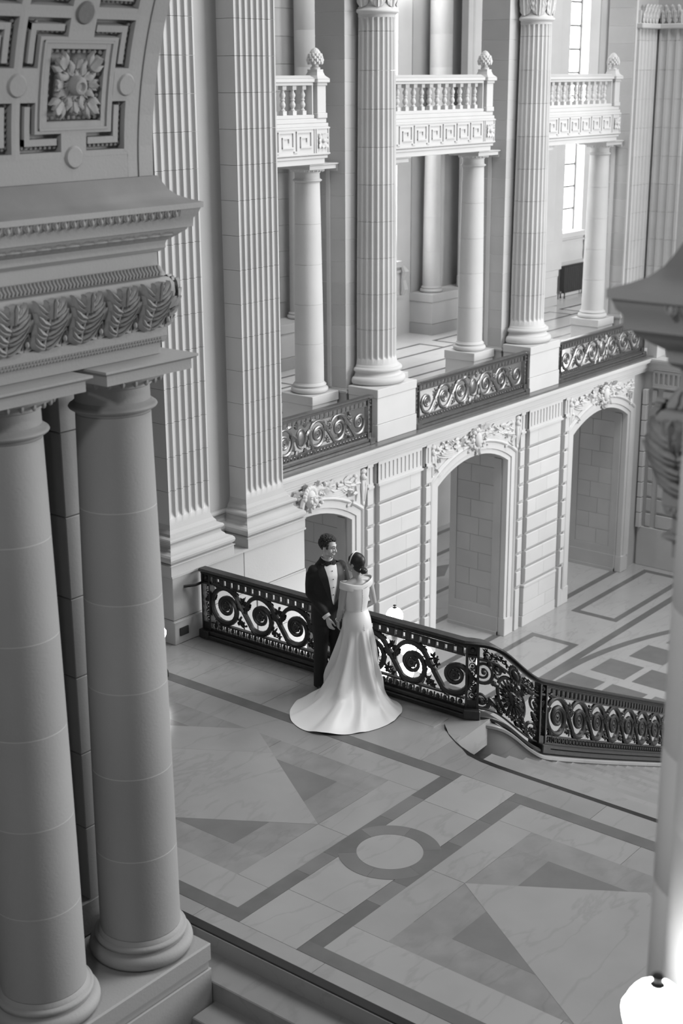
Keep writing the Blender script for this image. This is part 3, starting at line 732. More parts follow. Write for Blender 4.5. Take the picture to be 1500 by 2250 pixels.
def tall_window(n, xa, xb):
    # recess between blocks xa..xb: low wall, window with bright panes, consoles
    w = S(MB().box(xa, xb, YBK, YBK+.9, 0, 1.95), 'window_%d' % n, STONE, label=None)
    cx = (xa+xb)/2; h0, h1 = 1.95, 12.0; wx0, wx1 = xa+.61, xb-.61
    j = MB().box(xa, wx0, YBK, YBK+.9, h0, 13).box(wx1, xb, YBK, YBK+.9, h0, 13).box(wx0, wx1, YBK, YBK+.9, h1, 13)
    P(j, 'window_jamb', STONE, w)
    P(MB().box(wx0-.1, wx1+.1, YBK-.12, YBK+.6, h0-.14, h0+.02, .01), 'window_sill', STONE, w)
    pr = MB()
    for x in (xa+.25, xb-.25-.9+.0): pass
    P(MB().box(cx-1.25, cx+1.25, YBK-.05, YBK, 1.0, 1.06).box(cx-1.25, cx+1.25, YBK-.05, YBK, 1.66, 1.72).box(cx-1.25, cx-1.17, YBK-.05, YBK, 1.06, 1.66).box(cx+1.17, cx+1.25, YBK-.05, YBK, 1.06, 1.66), 'panel_moulding', STONE, w)
    yy = YBK+.32
    nr = 15
    for c in range(2):
        for r in range(nr):
            a0 = wx0+(wx1-wx0)*c/2; a1 = wx0+(wx1-wx0)*(c+1)/2; b0 = h0+(h1-h0)*r/nr; b1 = h0+(h1-h0)*(r+1)/nr
            P(MB().box(a0+.05, a1-.05, yy, yy+.015, b0+.03, b1-.03), 'window_pane', PANE, w)
    bars = MB()
    for c in range(3): bars.box(wx0+(wx1-wx0)*c/2-.055, wx0+(wx1-wx0)*c/2+.055, yy-.04, yy+.05, h0, h1)
    P(bars, 'window_mullion', LEAD, w)
    for r in range(nr+1):
        P(MB().box(wx0, wx1, yy-.02, yy+.03, h0+(h1-h0)*r/nr-.032, h0+(h1-h0)*r/nr+.032), 'window_bar', LEAD, w)
    for s in (-1, 1):
        cn = MB().tube([(cx+s*1.22, YBK-.02, 1.08), (cx+s*1.22, YBK-.10, 1.22), (cx+s*1.22, YBK-.05, 1.45), (cx+s*1.22, YBK-.12, 1.68), (cx+s*1.22, YBK-.03, 1.80)], [.06, .09, .06, .10, .05], 8, up=(1, 0, 0), flat=1.2)
        P(cn, 'scroll_console', STONE, w, True)
    return w
tall_window(1, 27.46, 30.66); tall_window(2, 37.1, 40.3)
# columns standing in front of the back wall
bc0 = doric('rear_column', 'bright plain column on the tall rear plinth, seen through the middle bay', (31.10, 21.87, 1.083), 4.04, .238, .205, None, STONE, 4, None, 28)
dup(bc0, (25.70, 21.87, 1.083), 0, 'bright plain column at the rear, seen between the pilaster and the nearest plain column')
for q in ((24.9, 26.45), (30.66, 32.1), (40.3, 41.6)): P(MB().box(q[0], q[1], 21.5, 22.2, 5.13, 5.7, .01), 'upper_plinth', STONE, BW)
for x, y, lb in ((26.02, 21.83, 'tall upper column behind the nearest pine cone finial'), (31.35, 21.83, 'tall upper column behind the middle balustrade'), (40.9, 21.83, 'tall upper column behind the farthest pine cone finial')):
    t = T('upper_column', lb, 'column', (x, y, 5.721), 0, 'upper gallery columns')
    P(MB().lathe([(.02, 0), (.33, 0), (.345, .06), (.33, .12), (.31, .14), (.31, .2), (.30, .26), (.02, .26)], n=28), 'base', STONE, t, True)
    z = .26
    for q in range(6):
        P(MB().lathe([(.02, z), (.287, z), (.29, z+.006), (.29, z+.794), (.287, z+.8), (.02, z+.8)], n=28), 'drum', STONE, t, True); z += .8
    P(MB().box(-.36, .36, -.36, .36, -.02, 0), 'plinth', STONE2, t)
# corner pilasters at the far right
CP = S(MB().box(31.33, 33.0, 16.42, 17, 0, 13).box(32.43, 33, 10, 17, 0, 13), 'wall_far_corner', STONE2)
def fluted_pilaster(parent, name, x0, x1, y, z0, z1, nf, m, h=.42, dep=.5, axis='y', fil=.28, ends=True):
    """flat fluted pilaster; front at y (axis y, facing -Y) or at x=y (axis x, facing -X)"""
    w = x1-x0
    def ring(z, d):
        pts = [(x0, dep)]; fw = w/(nf+fil*.6)
        pts.append((x0, 0))
        a = x0+ (w-(nf*fw))/2
        for i in range(nf):
            f0 = a+i*fw+fw*fil/2; f1 = a+(i+1)*fw-fw*fil/2; r = (f1-f0)/2
            for q in range(7):
                an = pi*q/6; pts.append(((f0+f1)/2-r*cos(an), d*r*.85*sin(an)))
        pts += [(x1, 0), (x1, dep)]
        return [(px, y+py, z) if axis == 'y' else (y+py, px, z) for px, py in pts]
    z = z0; first = True; me = None
    while z < z1-.01:
        zt = min(z+h, z1)
        if first:
            R = [ring(z, 0), ring(z+.07, 0), ring(z+.085, .35), ring(z+.11, .75), ring(z+.15, 1), ring(zt-.003, 1)]
            P(MB().rings(R), name, m, parent, True)
        else:
            if me is None:
                me = MB().rings([ring(0, 1), ring(h-.004, 1)]).mesh(name, m, True)
            o = link(name, me, parent); o.location = (0, 0, z+.002)
        z = zt; first = False
fluted_pilaster(CP, 'fluted_course', 31.42, 32.30, 16.30, 1.4, 7.6, 5, STONE, .66, .2)
P(MB().box(31.33, 31.42, 16.36, 16.5, .9, 13, .005), 'plain_strip', STONE, CP)
fluted_pilaster(CP, 'fluted_course', 15.55, 16.26, 32.33, 1.4, 7.6, 3, STONE, .66, .2, 'x')
P(MB().box(31.38, 32.4, 16.2, 16.6, 7.6, 7.72, .02).box(32.25, 32.5, 15.4, 16.4, 7.6, 7.72, .02), 'astragal', STONE, CP)
P(MB().box(31.35, 32.4, 16.22, 16.6, .0, 1.4, .03), 'pilaster_base', STONE, CP)
for (ax, c0_, n_) in (('y', 31.55, 5), ('x', 15.7, 4)):
    for r_ in range(2):
        for i in range(n_):
            lb = MB(); q = c0_+.16*i+.08*r_
            if ax == 'y': pl = lambda x, h, o_, q=q: (q+x, 16.28-o_, 7.72+.12*r_+h)
            else: pl = lambda x, h, o_, q=q: (32.31-o_, q+x, 7.72+.12*r_+h)
            leaf(lb, pl, .15, .30, 3, 14, 10, .04, curl=.4); P(lb, 'acanthus_leaf', CARVE, CP, True)
# radiator under the far window
rd = T('radiator', 'black cast iron radiator under the far gallery window', 'radiator', (38.35, 22.08, 0))
for i in range(12):
    x = .12*i
    P(MB().box(x, x+.10, -.1, .1, .16, .98, .03), 'radiator_section', IRON, rd)
for x in (.05, 1.37):
    for y in (-.07, .07): P(MB().lathe([(.01, 0), (.03, 0), (.02, .1), (.025, .17), (.01, .17)], x, y, 8), 'foot', IRON, rd)
P(MB().tube([(-.2, 0, .0), (-.2, 0, .14), (-.1, 0, .2), (.02, 0, .2)], .025, 8).ball((-.12, 0, .2), .05), 'valve', BRONZEL, rd, True)
# small fittings
wl = T('wall_sconce', 'small glass wall lamp on the upper gallery pier at the top', 'lamp', (30.2, 21.6, 8.6))
P(MB().lathe([(.01, 0), (.07, 0), (.12, .10), (.13, .25), (.09, .4), (.01, .42)], n=14), 'glass_shade', GLOBE, wl, True)
P(MB().lathe([(.01, -.12), (.05, -.1), (.10, -.02), (.08, .0), (.01, .01)], n=12).box(-.04, .04, -.02, .22, -.08, -.02), 'bracket', BRONZEL, wl, True)
# block pier of the crossing with the two big fluted pilasters (left of the couple)
BP = S(MB().box(11.6, 13.62, 12.1, 15.6, ZF, 12).box(11.25, 11.7, 12.3, 20, -1, 12), 'wall_left', STONE2)
for (x0, x1, y0) in ((11.20, 12.34, 11.61), (12.36, 13.71, 11.61)):
    pass
pd = MB().box(11.23, 13.70, 11.62, 13, ZF, .30)
P(pd, 'pedestal_base', STONE2, BP)
P(MB().box(11.235, 12.5, 11.625, 13, .305, .845, .006), 'pedestal_die', STONE2, BP)
P(MB().box(12.503, 13.69, 11.625, 13, .305, .845, .006), 'pedestal_die', STONE2, BP)
P(MB().box(11.22, 13.705, 11.61, 13, .85, .875), 'pedestal_cap', STONE2, BP)
P(MB().box(11.22, 11.7, 11.6, 13, 0, .29, .006), 'skirting', STONE2, BP)
P(MB().box(11.30, 11.44, 11.585, 11.61, .10, .20), 'floor_outlet', DARKHOLE, BP)
for i in range(2):
    for j in range(9):
        P(MB().box(11.72+1.0*i, 12.69+1.0*i, 11.605, 11.7, .28-.62*(j+1)+.004, .28-.62*j-.004, .005), 'pedestal_block', STONE2, BP)
basep = [(-.05, 0), (.20, 0), (.20, .12), (.215, .13)] + [(.16+.055*cos(-pi/2+pi*i/6), .20+.055*sin(-pi/2+pi*i/6)) for i in range(7)] + [(.13, .27), (.12, .29), (.095, .31), (.085, .34), (.10, .36)] + [(.09+.03*cos(-pi/2+pi*i/5), .39+.03*sin(-pi/2+pi*i/5)) for i in range(6)] + [(.055, .43), (.05, .46), (.02, .50), (0, .56), (-.05, .56)]
YP = 11.82
for (x0, x1) in ((11.42, 12.12), (12.78, 13.50)):
    P(MB().sweep([(o_, z+.875) for o_, z in basep], [(x0, 13), (x0, YP), (x1, YP), (x1, 13)]), 'pilaster_base', STONE2, BP)
    fluted_pilaster(BP, 'fluted_course', x0, x1, YP, 1.43, 9.6, 6 if x0 < 12 else 7, STONE, .415, .5)
P(MB().sweep([(o_*.75, z+.875) for o_, z in basep], [(12.1, 12.16), (12.8, 12.16)]), 'wall_base_moulding', STONE2, BP)
stack(BP, 'ashlar_block', STONE, 12.12, 12.79, 12.12, 12.3, 1.43, 9.6, .415)
stack(BP, 'ashlar_block', STONE2, 11.42, 11.6, 12.2, 15, 1.43, 9.6, .415)
# ================================================================== bronze railings
def spiral_path(c, p, vc, ro, sgn=1):
    """stem that leaves over the top of one scroll, runs diagonally under the next and curls into it"""
    pts = []
    for i in range(13):
        a = radians(195-155*i/12); pts.append((c+ro*cos(a), vc+ro*sin(a)))
    e = (c+p+ro*.96*cos(radians(232)), vc+ro*.96*sin(radians(232)))
    s_ = pts[-1]
    for i in range(1, 6):
        q = i/6; pts.append((s_[0]+(e[0]-s_[0])*q, s_[1]+(e[1]-s_[1])*q))
    return pts + curl_path(c+p, vc, ro, 232)
def curl_path(c, vc, ro, a0=232, a1=980):
    pts = []; n = 46
    for i in range(n+1):
        q = i/n; a = radians(a0+(a1-a0)*q)
        r = ro*(.96-.50*min(1, q/.30)**1.3 if q < .30 else .46-.20*(q-.30)/.70)
        pts.append((c+r*cos(a), vc+r*sin(a)))
    return pts
def tube_uv(pts, rad, F, n=7, flat=.9):
    b = MB(); b.tube([(u, 0, v) for u, v in pts], rad, n, flat, up=(0, 1, 0))
    return b.map(lambda x, y, z: F(x, z, y))
def sprig(b, u, v, rnd, s=1):
    for i in range(6):
        a = rnd.uniform(0, 6.28); r = rnd.uniform(.015, .05)*s
        b.ball((u+r*cos(a), rnd.uniform(-.008, .02), v+r*sin(a)*1.2), rnd.uniform(.011, .02)*s, 5, 4)
    for i in range(5):
        a = i*1.26+rnd.uniform(-.3, .3)
        b.tube([(u, 0, v), (u+.035*cos(a)*s, .012, v+.035*sin(a)*s), (u+.065*cos(a)*s, .0, v+.065*sin(a)*s)], [.005, .016*s, .003], 4)
def edge_leaf(b, u, v, ang, L, w, side=1):
    def pl(px, h, o_): return (u+h*cos(ang)-px*sin(ang), .008+o_*.6, v+h*sin(ang)+px*cos(ang))
    leaf(b, pl, w, L, 4, 10, 4, .025, curl=.25, serr=.55)
    def pl2(px, h, o_): return (u+h*cos(ang)-px*sin(ang), -.008-o_*.6, v+h*sin(ang)+px*cos(ang))
    leaf(b, pl2, w, L, 4, 10, 4, .025, curl=.25, serr=.55)
def rosette(u, v, r, F):
    b = MB()
    b.map(lambda *p: p)
    for k in range(8):
        a = k*pi/4; b.ball((u+r*.62*cos(a), .0, v+r*.62*sin(a)), r*.36, 6, 4, (1, .7, 1))
    b.ball((u, .0, v), r*.42, 8, 5, (1, 1.1, 1)); b.lathe([(.004, -.012), (r*.8, -.012), (r*.8, .012), (.004, .012)], n=12) if False else None
    b.tube([(u, -.012, v), (u, .012, v)], r*.8, 12, up=(1, 0, 0))
    return b.map(lambda x, y, z: F(x, z, y))
def rail_run(root, F, u0, u1, mt, ml, nu=1, base=True, block=.111, seed=1, top=True):
    """straight members of a run: base, bead band, frieze of blocks and openings, hand rail"""
    def bar(name, v0, v1, w0, w1, m=mt, steps=nu, bev=0):
        b = MB(); R = []
        sec = [(w0+bev, v0), (w1-bev, v0), (w1, v0+bev), (w1, v1-bev), (w1-bev, v1), (w0+bev, v1), (w0, v1-bev), (w0, v0+bev)] if bev else [(w0, v0), (w1, v0), (w1, v1), (w0, v1)]
        for i in range(steps+1):
            u = u0+(u1-u0)*i/steps; R.append([F(u, v, w) for w, v in sec])
        b.rings(R); P(b, name, m, root)
    if base:
        bar('base_rail', 0, .055, -.10, .10, bev=.01); bar('base_rail', .055, .105, -.08, .08, bev=.012)
    bar('lower_bar', .105, .128, -.03, .03); bar('lower_bar', .195, .215, -.028, .028, bev=.004)
    bar('frieze_bar', .692, .712, -.024, .024, bev=.004); bar('frieze_bar', .80, .82, -.03, .03, bev=.004)
    if top:
        bar('hand_rail', .82, .84, -.055, .055, bev=.008); bar('hand_rail', .84, .882, -.075, .075, bev=.02); 
    n = max(1, round((u1-u0)/block)); s_ = (u1-u0)/n
    for i in range(n):
        a = u0+s_*i; b = MB()
        b.box(a+.016, a+s_-.020, -.010, .010, .712, .80); b.box(a+.024, a+s_-.028, -.015, .015, .725, .790, .004)
        b.box(a+s_-.016, a+s_+.012, -.008, .008, .785, .80)
        P(b.map(lambda x, y, z: F(x, z, y)), 'frieze_block', ml, root)
    n = max(1, round((u1-u0)/.0925)); s_ = (u1-u0)/n
    for i in range(n):
        a = u0+s_*(i+.5); b = MB()
        b.ball((a, 0, .160), .024, 6, 4, (1.15, .8, 1.35)); b.box(a-s_/2-.006, a-s_/2+.006, -.008, .008, .128, .195)
        P(b.map(lambda x, y, z: F(x, z, y)), 'bead', ml, root, True)
def scroll_field(root, F, cs, p, vc, ro, mt, ml, seed=1, mir=0):
    """running scrolls centred at cs (already ordered); mir: mirror about this u"""
    rnd = random.Random(seed)
    G = (lambda u, v, w: F(2*mir-u, v, w)) if mir else F
    rr = lambda n: [.020+.014*min(1, i/10) if i < 22 else max(.014, .034-.020*(i-22)/(n-22)) for i in range(n)]
    for k, c in enumerate(cs):
        if k == 0:
            pts = curl_path(c, vc, ro, 150-360*0)
            q = [(c+ro*.96*cos(radians(a)), vc+ro*.96*sin(radians(a))) for a in range(60, 232, 14)] + curl_path(c, vc, ro)
            P(tube_uv(q, rr(len(q)), G), 'scroll', mt, root, True)
            b = MB()
            for a in (100, 150, 190, 225): edge_leaf(b, c+ro*cos(radians(a)), vc+ro*sin(radians(a)), radians(a+70), .15, .08)
            P(b.map(lambda x, y, z: G(x, z, y)), 'scroll_leaf', ml, root, True, kind='stuff')
        if k < len(cs)-1:
            q = spiral_path(c, p, vc, ro)
            P(tube_uv(q, rr(len(q)), G), 'scroll', mt, root, True)
            b = MB()
            edge_leaf(b, c+ro*.78, vc+ro*.62, radians(-62), .15, .085); edge_leaf(b, c+ro*.15, vc+ro*1.0, radians(-20), .16, .07)
            edge_leaf(b, c+p-ro*.75, vc-ro*.68, radians(-35), .15, .08); edge_leaf(b, c+p+ro*.05, vc-ro*.95, radians(20), .12, .06)
            edge_leaf(b, c+p*.5-.02, vc-.0, radians(128), .10, .05); edge_leaf(b, c-ro*.95, vc+ro*.1, radians(60), .10, .06)
            edge_leaf(b, c+p+ro*.85, vc-ro*.2, radians(120), .12, .05)
            P(b.map(lambda x, y, z: G(x, z, y)), 'scroll_leaf', ml, root, True, kind='stuff')
            b = MB(); sprig(b, c+p*.53, vc+.135, rnd, 1.1); sprig(b, c+p*.60, vc+.075, rnd, .8); sprig(b, c+p*.42, vc-.135, rnd, 1.1); sprig(b, c+p*.52, vc-.175, rnd, .8)
            b.ball((c+p*.5+.03, .01, vc+.0), .022, 6, 5)
            P(b.map(lambda x, y, z: G(x, z, y)), 'flower_sprig', ml, root, True, kind='stuff')
        P(rosette(c, vc, .062, G), 'rosette', ml, root, True)
def post(root, F, u, mt, ml, w=.06, seed=3):
    rnd = random.Random(seed); b = MB()
    for s in (-1, 1): b.box(u+s*(w)-.012, u+s*w+.012, -.045, .045, .10, .82)
    b.box(u-w, u+w, -.035, .035, .10, .20); b.box(u-w, u+w, -.035, .035, .69, .715); b.box(u-w, u+w, -.015, .015, .715, .82)
    b.box(u-w-.02, u+w+.02, -.11, .11, 0, .11, .01)
    P(b.map(lambda x, y, z: F(x, z, y)), 'post', mt, root)
    b = MB()
    for i in range(6):
        v = .24+.085*i
        b.tube([(u+.032*cos(a+i), .0, v+.035*sin(a+i)) for a in [q*.7 for q in range(9)]], [.011-.0008*q for q in range(9)], 5, up=(0, 1, 0)); b.ball((u, 0, v), .016, 6, 4)
    b.ball((u, .02, .77), .028, 7, 5)
    P(b.map(lambda x, y, z: F(x, z, y)), 'post_ornament', ml, root, True, kind='stuff')
# ---- gallery railings
GR = None
for i, (x0, x1, lb) in enumerate(((16.40, 20.44, 'bronze scrollwork railing nearest the fluted pilaster, left of the first pedestal'), (21.79, 25.90, 'bronze scrollwork railing between the two fluted columns'), (27.17, 31.28, 'bronze scrollwork railing at the far right, ending at the corner pedestal'))):
    g = T('gallery_railing', lb, 'railing', (x0, 15.70, .04), 0, 'bronze railings along the gallery edge')
    Lr = x1-x0
    F = lambda u, v, w: (u, -w, v*1.04)
    if i == 0 or True:
        rail_run(g, F, .14, Lr-.14, BRONZEG, BRONZEL, 1, True, .125)
        for e in (0, 1):
            P(MB().box(0 if not e else Lr-.14, .14 if not e else Lr, -.10, .10, 0, .11, .008), 'end_base', BRONZEG, g); P(MB().box(0 if not e else Lr-.14, .14 if not e else Lr, -.075, .075, .855, .917, .015), 'end_cap', BRONZEG, g)
        post(g, F, .075, BRONZEG, BRONZEL); post(g, F, Lr-.075, BRONZEG, BRONZEL)
        mid = Lr/2; cs = [mid+.45+.59*k for k in range(3)]
        scroll_field(g, F, cs, .59, .455, .235, BRONZEL, BRONZEL, 5)
        scroll_field(g, F, cs, .59, .455, .235, BRONZEL, BRONZEL, 6, mid)
        md = MB(); md.tube([(mid+.12*cos(a), 0, .455+.165*sin(a)) for a in [q*pi/12 for q in range(25)]], .018, 6, up=(0, 1, 0))
        md.ball((mid, 0, .455), .10, 12, 8, (1, .25, 1.35))
        for q in range(10): md.ball((mid+.06*cos(q*.628), -.02, .455+.085*sin(q*.628)), .026, 6, 4)
        for s in (-1, 1):
            for q in range(4): edge_leaf(md, mid+s*.10, .455+s*.0+(-.18 if q % 2 else .18), radians(90 if q % 2 == 0 else -90)+s*(-.5 if q % 2 == 0 else .5)*(1 if q < 2 else .2), .12, .08)
        P(md.map(lambda x, y, z: F(x, z, y)), 'medallion', BRONZEL, g, True)
# ---- landing and stair railing
def zrail(X):
    if X <= 11.74: return 0.0
    if X < 12.65:
        L_ = .91; t = (X-11.74)/L_; return -.66*t*t*(3-2*t) + (-.46*L_)*(t*t*t-t*t)
    return -.66-.46*(X-12.65)
_ctl = [(11.70, 11.56), (11.70, 10.5), (11.70, 9.4), (11.70, 8.4), (11.70, 7.95), (11.76, 7.72), (11.93, 7.56), (12.25, 7.45), (12.65, 7.36), (13.3, 7.35), (14.5, 7.46), (16.66, 7.75), (18.6, 8.05), (20.6, 8.40), (22.6, 8.75)]
PTH = []
for i in range(1, len(_ctl)-2):
    p0, p1, p2, p3 = [Vector(q) for q in _ctl[i-1:i+3]]
    for k in range(16):
        t = k/16
        PTH.append(.5*((2*p1)+(p2-p0)*t+(2*p0-5*p1+4*p2-p3)*t*t+(3*p1-p0-3*p2+p3)*t**3))
PTH = [Vector((11.70, 11.56))] + PTH
CUM = [0]
for a, b in zip(PTH, PTH[1:]): CUM.append(CUM[-1]+(b-a).length)
import bisect
NRM = [((PTH[min(i+1, len(PTH)-1)]-PTH[max(i-1, 0)]).normalized() if i > 0 else Vector((0, -1))) for i in range(len(PTH))]
def u_at(X):   # arc length where the path reaches X (after the corner)
    for i in range(len(PTH)-1):
        if i > 60 and PTH[i+1].x >= X: return CUM[i]+(CUM[i+1]-CUM[i])*(X-PTH[i].x)/(PTH[i+1].x-PTH[i].x)
def FL(u, v, w):
    i = max(0, min(len(PTH)-2, bisect.bisect_right(CUM, u)-1))
    q = (u-CUM[i])/(CUM[i+1]-CUM[i]); p = PTH[i].lerp(PTH[i+1], q)
    d = NRM[i].lerp(NRM[i+1], q).normalized()
    return (p.x+d.y*w, p.y-d.x*w, zrail(p.x)+v)
LR = T('landing_railing', 'dark bronze scrollwork railing behind the couple, turning down the stairs', 'railing', (0, 0, 0))
u_p0, u_p1 = .07, 3.89
u_p2 = u_at(12.68); u_end = u_at(20.3)
rail_run(LR, FL, .14, u_p1-.075, BRONZE, BRONZE, 1, True)
def bar2(name, v0, v1, w0, w1, a, b_, n, m=BRONZE, bev=0):
    R = []; b = MB()
    sec = [(w0+bev, v0), (w1-bev, v0), (w1, v0+bev), (w1, v1-bev), (w1-bev, v1), (w0+bev, v1), (w0, v1-bev), (w0, v0+bev)]
    for i in range(n+1):
        u = a+(b_-a)*i/n; R.append([FL(u, v, w) for w, v in sec])
    b.rings(R); return P(b, name, m, LR, True)
bar2('hand_rail', .82, .84, -.055, .055, 0, .14, 1, bev=.008); bar2('hand_rail', .84, .882, -.075, .075, -.02, .14, 1, bev=.02); bar2('base_rail', 0, .105, -.10, .10, 0, .14, 1, bev=.015)
bar2('hand_rail', .82, .84, -.055, .055, u_p1-.075, u_p2+.07, 26, bev=.008); bar2('hand_rail', .84, .882, -.075, .075, u_p1-.075, u_p2+.07, 26, bev=.02)
bar2('base_rail', 0, .05, -.09, .09, u_p1-.075, u_p2+.07, 90, bev=.012); bar2('frieze_bar', .66, .685, -.03, .03, u_p1+.07, u_p2-.07, 20, bev=.004); bar2('lower_bar', .10, .12, -.03, .03, u_p1+.07, u_p2-.07, 20, bev=.004)
post(LR, FL, u_p0, BRONZE, BRONZE); post(LR, FL, u_p1, BRONZE, BRONZE, .055); post(LR, FL, u_p2, BRONZE, BRONZE, .055)
scroll_field(LR, FL, [.37+.5545*k for k in range(7)][:7], .5545, .455, .235, BRONZE, BRONZE, 9)
P(MB().tube([(11.72, 11.55, .70), (11.55, 11.55, .70), (11.42, 11.62, .70)], .018, 8), 'wall_bracket', BRONZE, LR, True)
# stair part
rail_run(LR, FL, u_p2+.07, u_end, BRONZE, BRONZE, 140, True)
ncs = int((u_end-u_p2-.4)/.5545)
scroll_field(LR, FL, [u_p2+.34+.5545*k for k in range(ncs)], .5545, .455, .235, BRONZE, BRONZE, 12)
# lion panel
uc = (u_p1+u_p2)/2+.01; vc = .40
P(tube_uv([(uc+.20*cos(a), vc+.215*sin(a)) for a in [q*pi/16 for q in range(33)]], .021, FL, 8), 'medallion_ring', BRONZE, LR, True)
lb = MB()
lb.ball((uc, .03, vc), .085, 12, 9, (1, .75, 1.1)); lb.ball((uc, .105, vc-.03), .042, 9, 7, (1.1, .8, .8)); lb.ball((uc, .125, vc-.005), .022, 7, 5, (1.2, .8, .8)); lb.ball((uc, .085, vc-.075), .034, 8, 5, (1, .8, .7))
for s in (-1, 1):
    lb.ball((uc+s*.033, .085, vc+.028), .015, 6, 5); lb.ball((uc+s*.035, .088, vc+.05), .022, 6, 4, (1.3, .6, .5)); lb.ball((uc+s*.072, .03, vc+.075), .024, 6, 5); lb.ball((uc+s*.03, .11, vc-.045), .022, 7, 5)
rnd = random.Random(4)
for ring_, n_, r_ in ((0, 16, .10), (1, 18, .125)):
    for q in range(n_):
        a = 2*pi*(q+.5*ring_)/n_; L_ = .055+.02*rnd.random()
        lb.tube([(uc+r_*.8*cos(a), .04-.02*ring_, vc+r_*.9*sin(a)), (uc+(r_+L_*.5)*cos(a+.1), .035-.02*ring_, vc+(r_+L_*.5)*1.08*sin(a+.1)), (uc+(r_+L_)*cos(a+.05), .0, vc+(r_+L_)*1.1*sin(a+.05))], [.018, .02, .004], 5)
P(lb.map(lambda x, y, z: FL(x, z, y)), 'lion_head', BRONZE, LR, True)
sf = MB(); su, sv = uc+.02, .70
for q in range(16):
    a = 2*pi*q/16; sf.ball((su+.078*cos(a), .03, sv+.078*sin(a)), .026, 6, 4, (1, .5, 1))
sf.ball((su, .03, sv), .055, 12, 8, (1, .7, 1))
P(sf.map(lambda x, y, z: FL(x, z, y)), 'sunflower', BRONZE, LR, True)
for (du, dv, r0, a0, sg) in ((-.38, .13, .14, 200, 1), (-.40, -.20, .11, 30, -1), (.36, .14, .12, 250, 1), (.34, -.18, .13, -20, -1), (-.2, -.19, .06, 60, 1), (.17, -.20, .065, 120, -1), (.2, .25, .07, 0, 1), (-.22, .22, .075, 180, -1)):
    q = []
    for i in range(34):
        t = i/33; a = radians(a0)+sg*t*3.6*pi; r = r0*(1-.80*t); q.append((uc+du+r*cos(a), vc+dv+r*sin(a)))
    P(tube_uv(q, [.022-.012*i/33 for i in range(34)], FL, 6), 'scroll', BRONZE, LR, True)
    b = MB()
    for k in range(3):
        a = radians(a0)+k*1.9; edge_leaf(b, uc+du+r0*cos(a), max(.14, vc+dv+r0*sin(a)), a+1.2*sg, .10 if r0 > .1 else .06, .07)
    b.ball((uc+du, .01, vc+dv), .03, 7, 5)
    P(b.map(lambda x, y, z: FL(x, z, y)), 'scroll_leaf', BRONZE, LR, True, kind='stuff')
b = MB()
for q in range(15): sprig(b, u_p1+.14+.065*q, .745+.02*cos(q*2), rnd, .7) if abs(u_p1+.14+.065*q-su) > .1 else None
for q in range(12): sprig(b, u_p1+.14+.08*q, .20, rnd, .7)
P(b.map(lambda x, y, z: FL(x, z, y)), 'flower_sprig', BRONZE, LR, True, kind='stuff')
# marble kerb under the stair railing
R = []
for i in range(300):
    u = u_p1-.1+(u_end+.2-u_p1+.1)*i/299
    R.append([FL(u, v, w) for w, v in ((-.15, -.016), (.13, -.016), (.145, -.03), (.145, -.06), (.12, -.08), (.12, -.87), (-.15, -.87))])
kb = T('stair_kerb', 'pale marble kerb under the curved bronze railing beside the stairs', 'kerb')
P(MB().rings(R), 'kerb_stone', MARB2, kb, True)
kw = MB(); R = []
for i in range(40):
    u = u_p1+.25+(u_end-u_p1-.2)*i/39
    a, b = FL(u, -.88, -.15), FL(u, -.88, .11)
    R.append([(a[0], a[1], max(ZF+.01, a[2])), (b[0], b[1], max(ZF+.01, b[2])), (b[0], b[1], ZF), (a[0], a[1], ZF)])
P(kw.rings(R), 'kerb_wall', MARB2, kb)
# landing edge behind the railing (slab face above the rotunda)
P(MB().box(11.62, 11.88, 7.6, 11.6, -.9, -.32, .01), 'landing_fascia', MARB2, LF)
P(MB().box(11.6, 11.85, 7.6, 11.6, ZF, -.9), 'landing_wall', STONE2, LF)
# ================================================================== left foreground pier: paired columns, entablature, coffered vault
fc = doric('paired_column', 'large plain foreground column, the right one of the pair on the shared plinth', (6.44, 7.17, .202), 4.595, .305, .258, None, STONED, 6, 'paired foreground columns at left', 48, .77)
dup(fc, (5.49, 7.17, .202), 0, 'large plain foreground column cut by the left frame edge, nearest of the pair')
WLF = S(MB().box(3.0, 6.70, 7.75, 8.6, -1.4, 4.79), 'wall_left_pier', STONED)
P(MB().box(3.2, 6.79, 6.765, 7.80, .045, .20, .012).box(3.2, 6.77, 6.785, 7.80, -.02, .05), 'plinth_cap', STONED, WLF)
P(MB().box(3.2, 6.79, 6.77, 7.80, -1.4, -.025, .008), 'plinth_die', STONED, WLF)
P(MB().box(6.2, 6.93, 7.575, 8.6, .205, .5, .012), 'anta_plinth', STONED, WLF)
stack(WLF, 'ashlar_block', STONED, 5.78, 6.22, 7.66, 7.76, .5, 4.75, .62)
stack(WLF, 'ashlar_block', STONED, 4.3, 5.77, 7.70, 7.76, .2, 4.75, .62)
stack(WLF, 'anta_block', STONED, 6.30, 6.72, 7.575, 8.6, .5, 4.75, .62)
ENT = [(0, 4.80), (0, 4.873), (.02, 4.878), (.029, 4.903), (.031, 4.919), (.035, 4.922), (.035, 4.978), (.035, 4.982)]
BUL = [(.035, 4.98), (.043, 5.033), (.066, 5.085), (.090, 5.139), (.106, 5.18), (.111, 5.215), (.108, 5.277), (.084, 5.314), (.05, 5.325)]
ENT2 = [(.039, 5.327), (.035, 5.346), (.021, 5.37), (.006, 5.398), (.004, 5.401), (.003, 5.482), (.03, 5.495), (.044, 5.511), (.043, 5.535), (.05, 5.559), (.09, 5.585), (.146, 5.628), (.15, 5.64), (.176, 5.646), (.179, 5.702), (.199, 5.725), (.215, 5.767), (.228, 5.769), (.229, 5.805)]
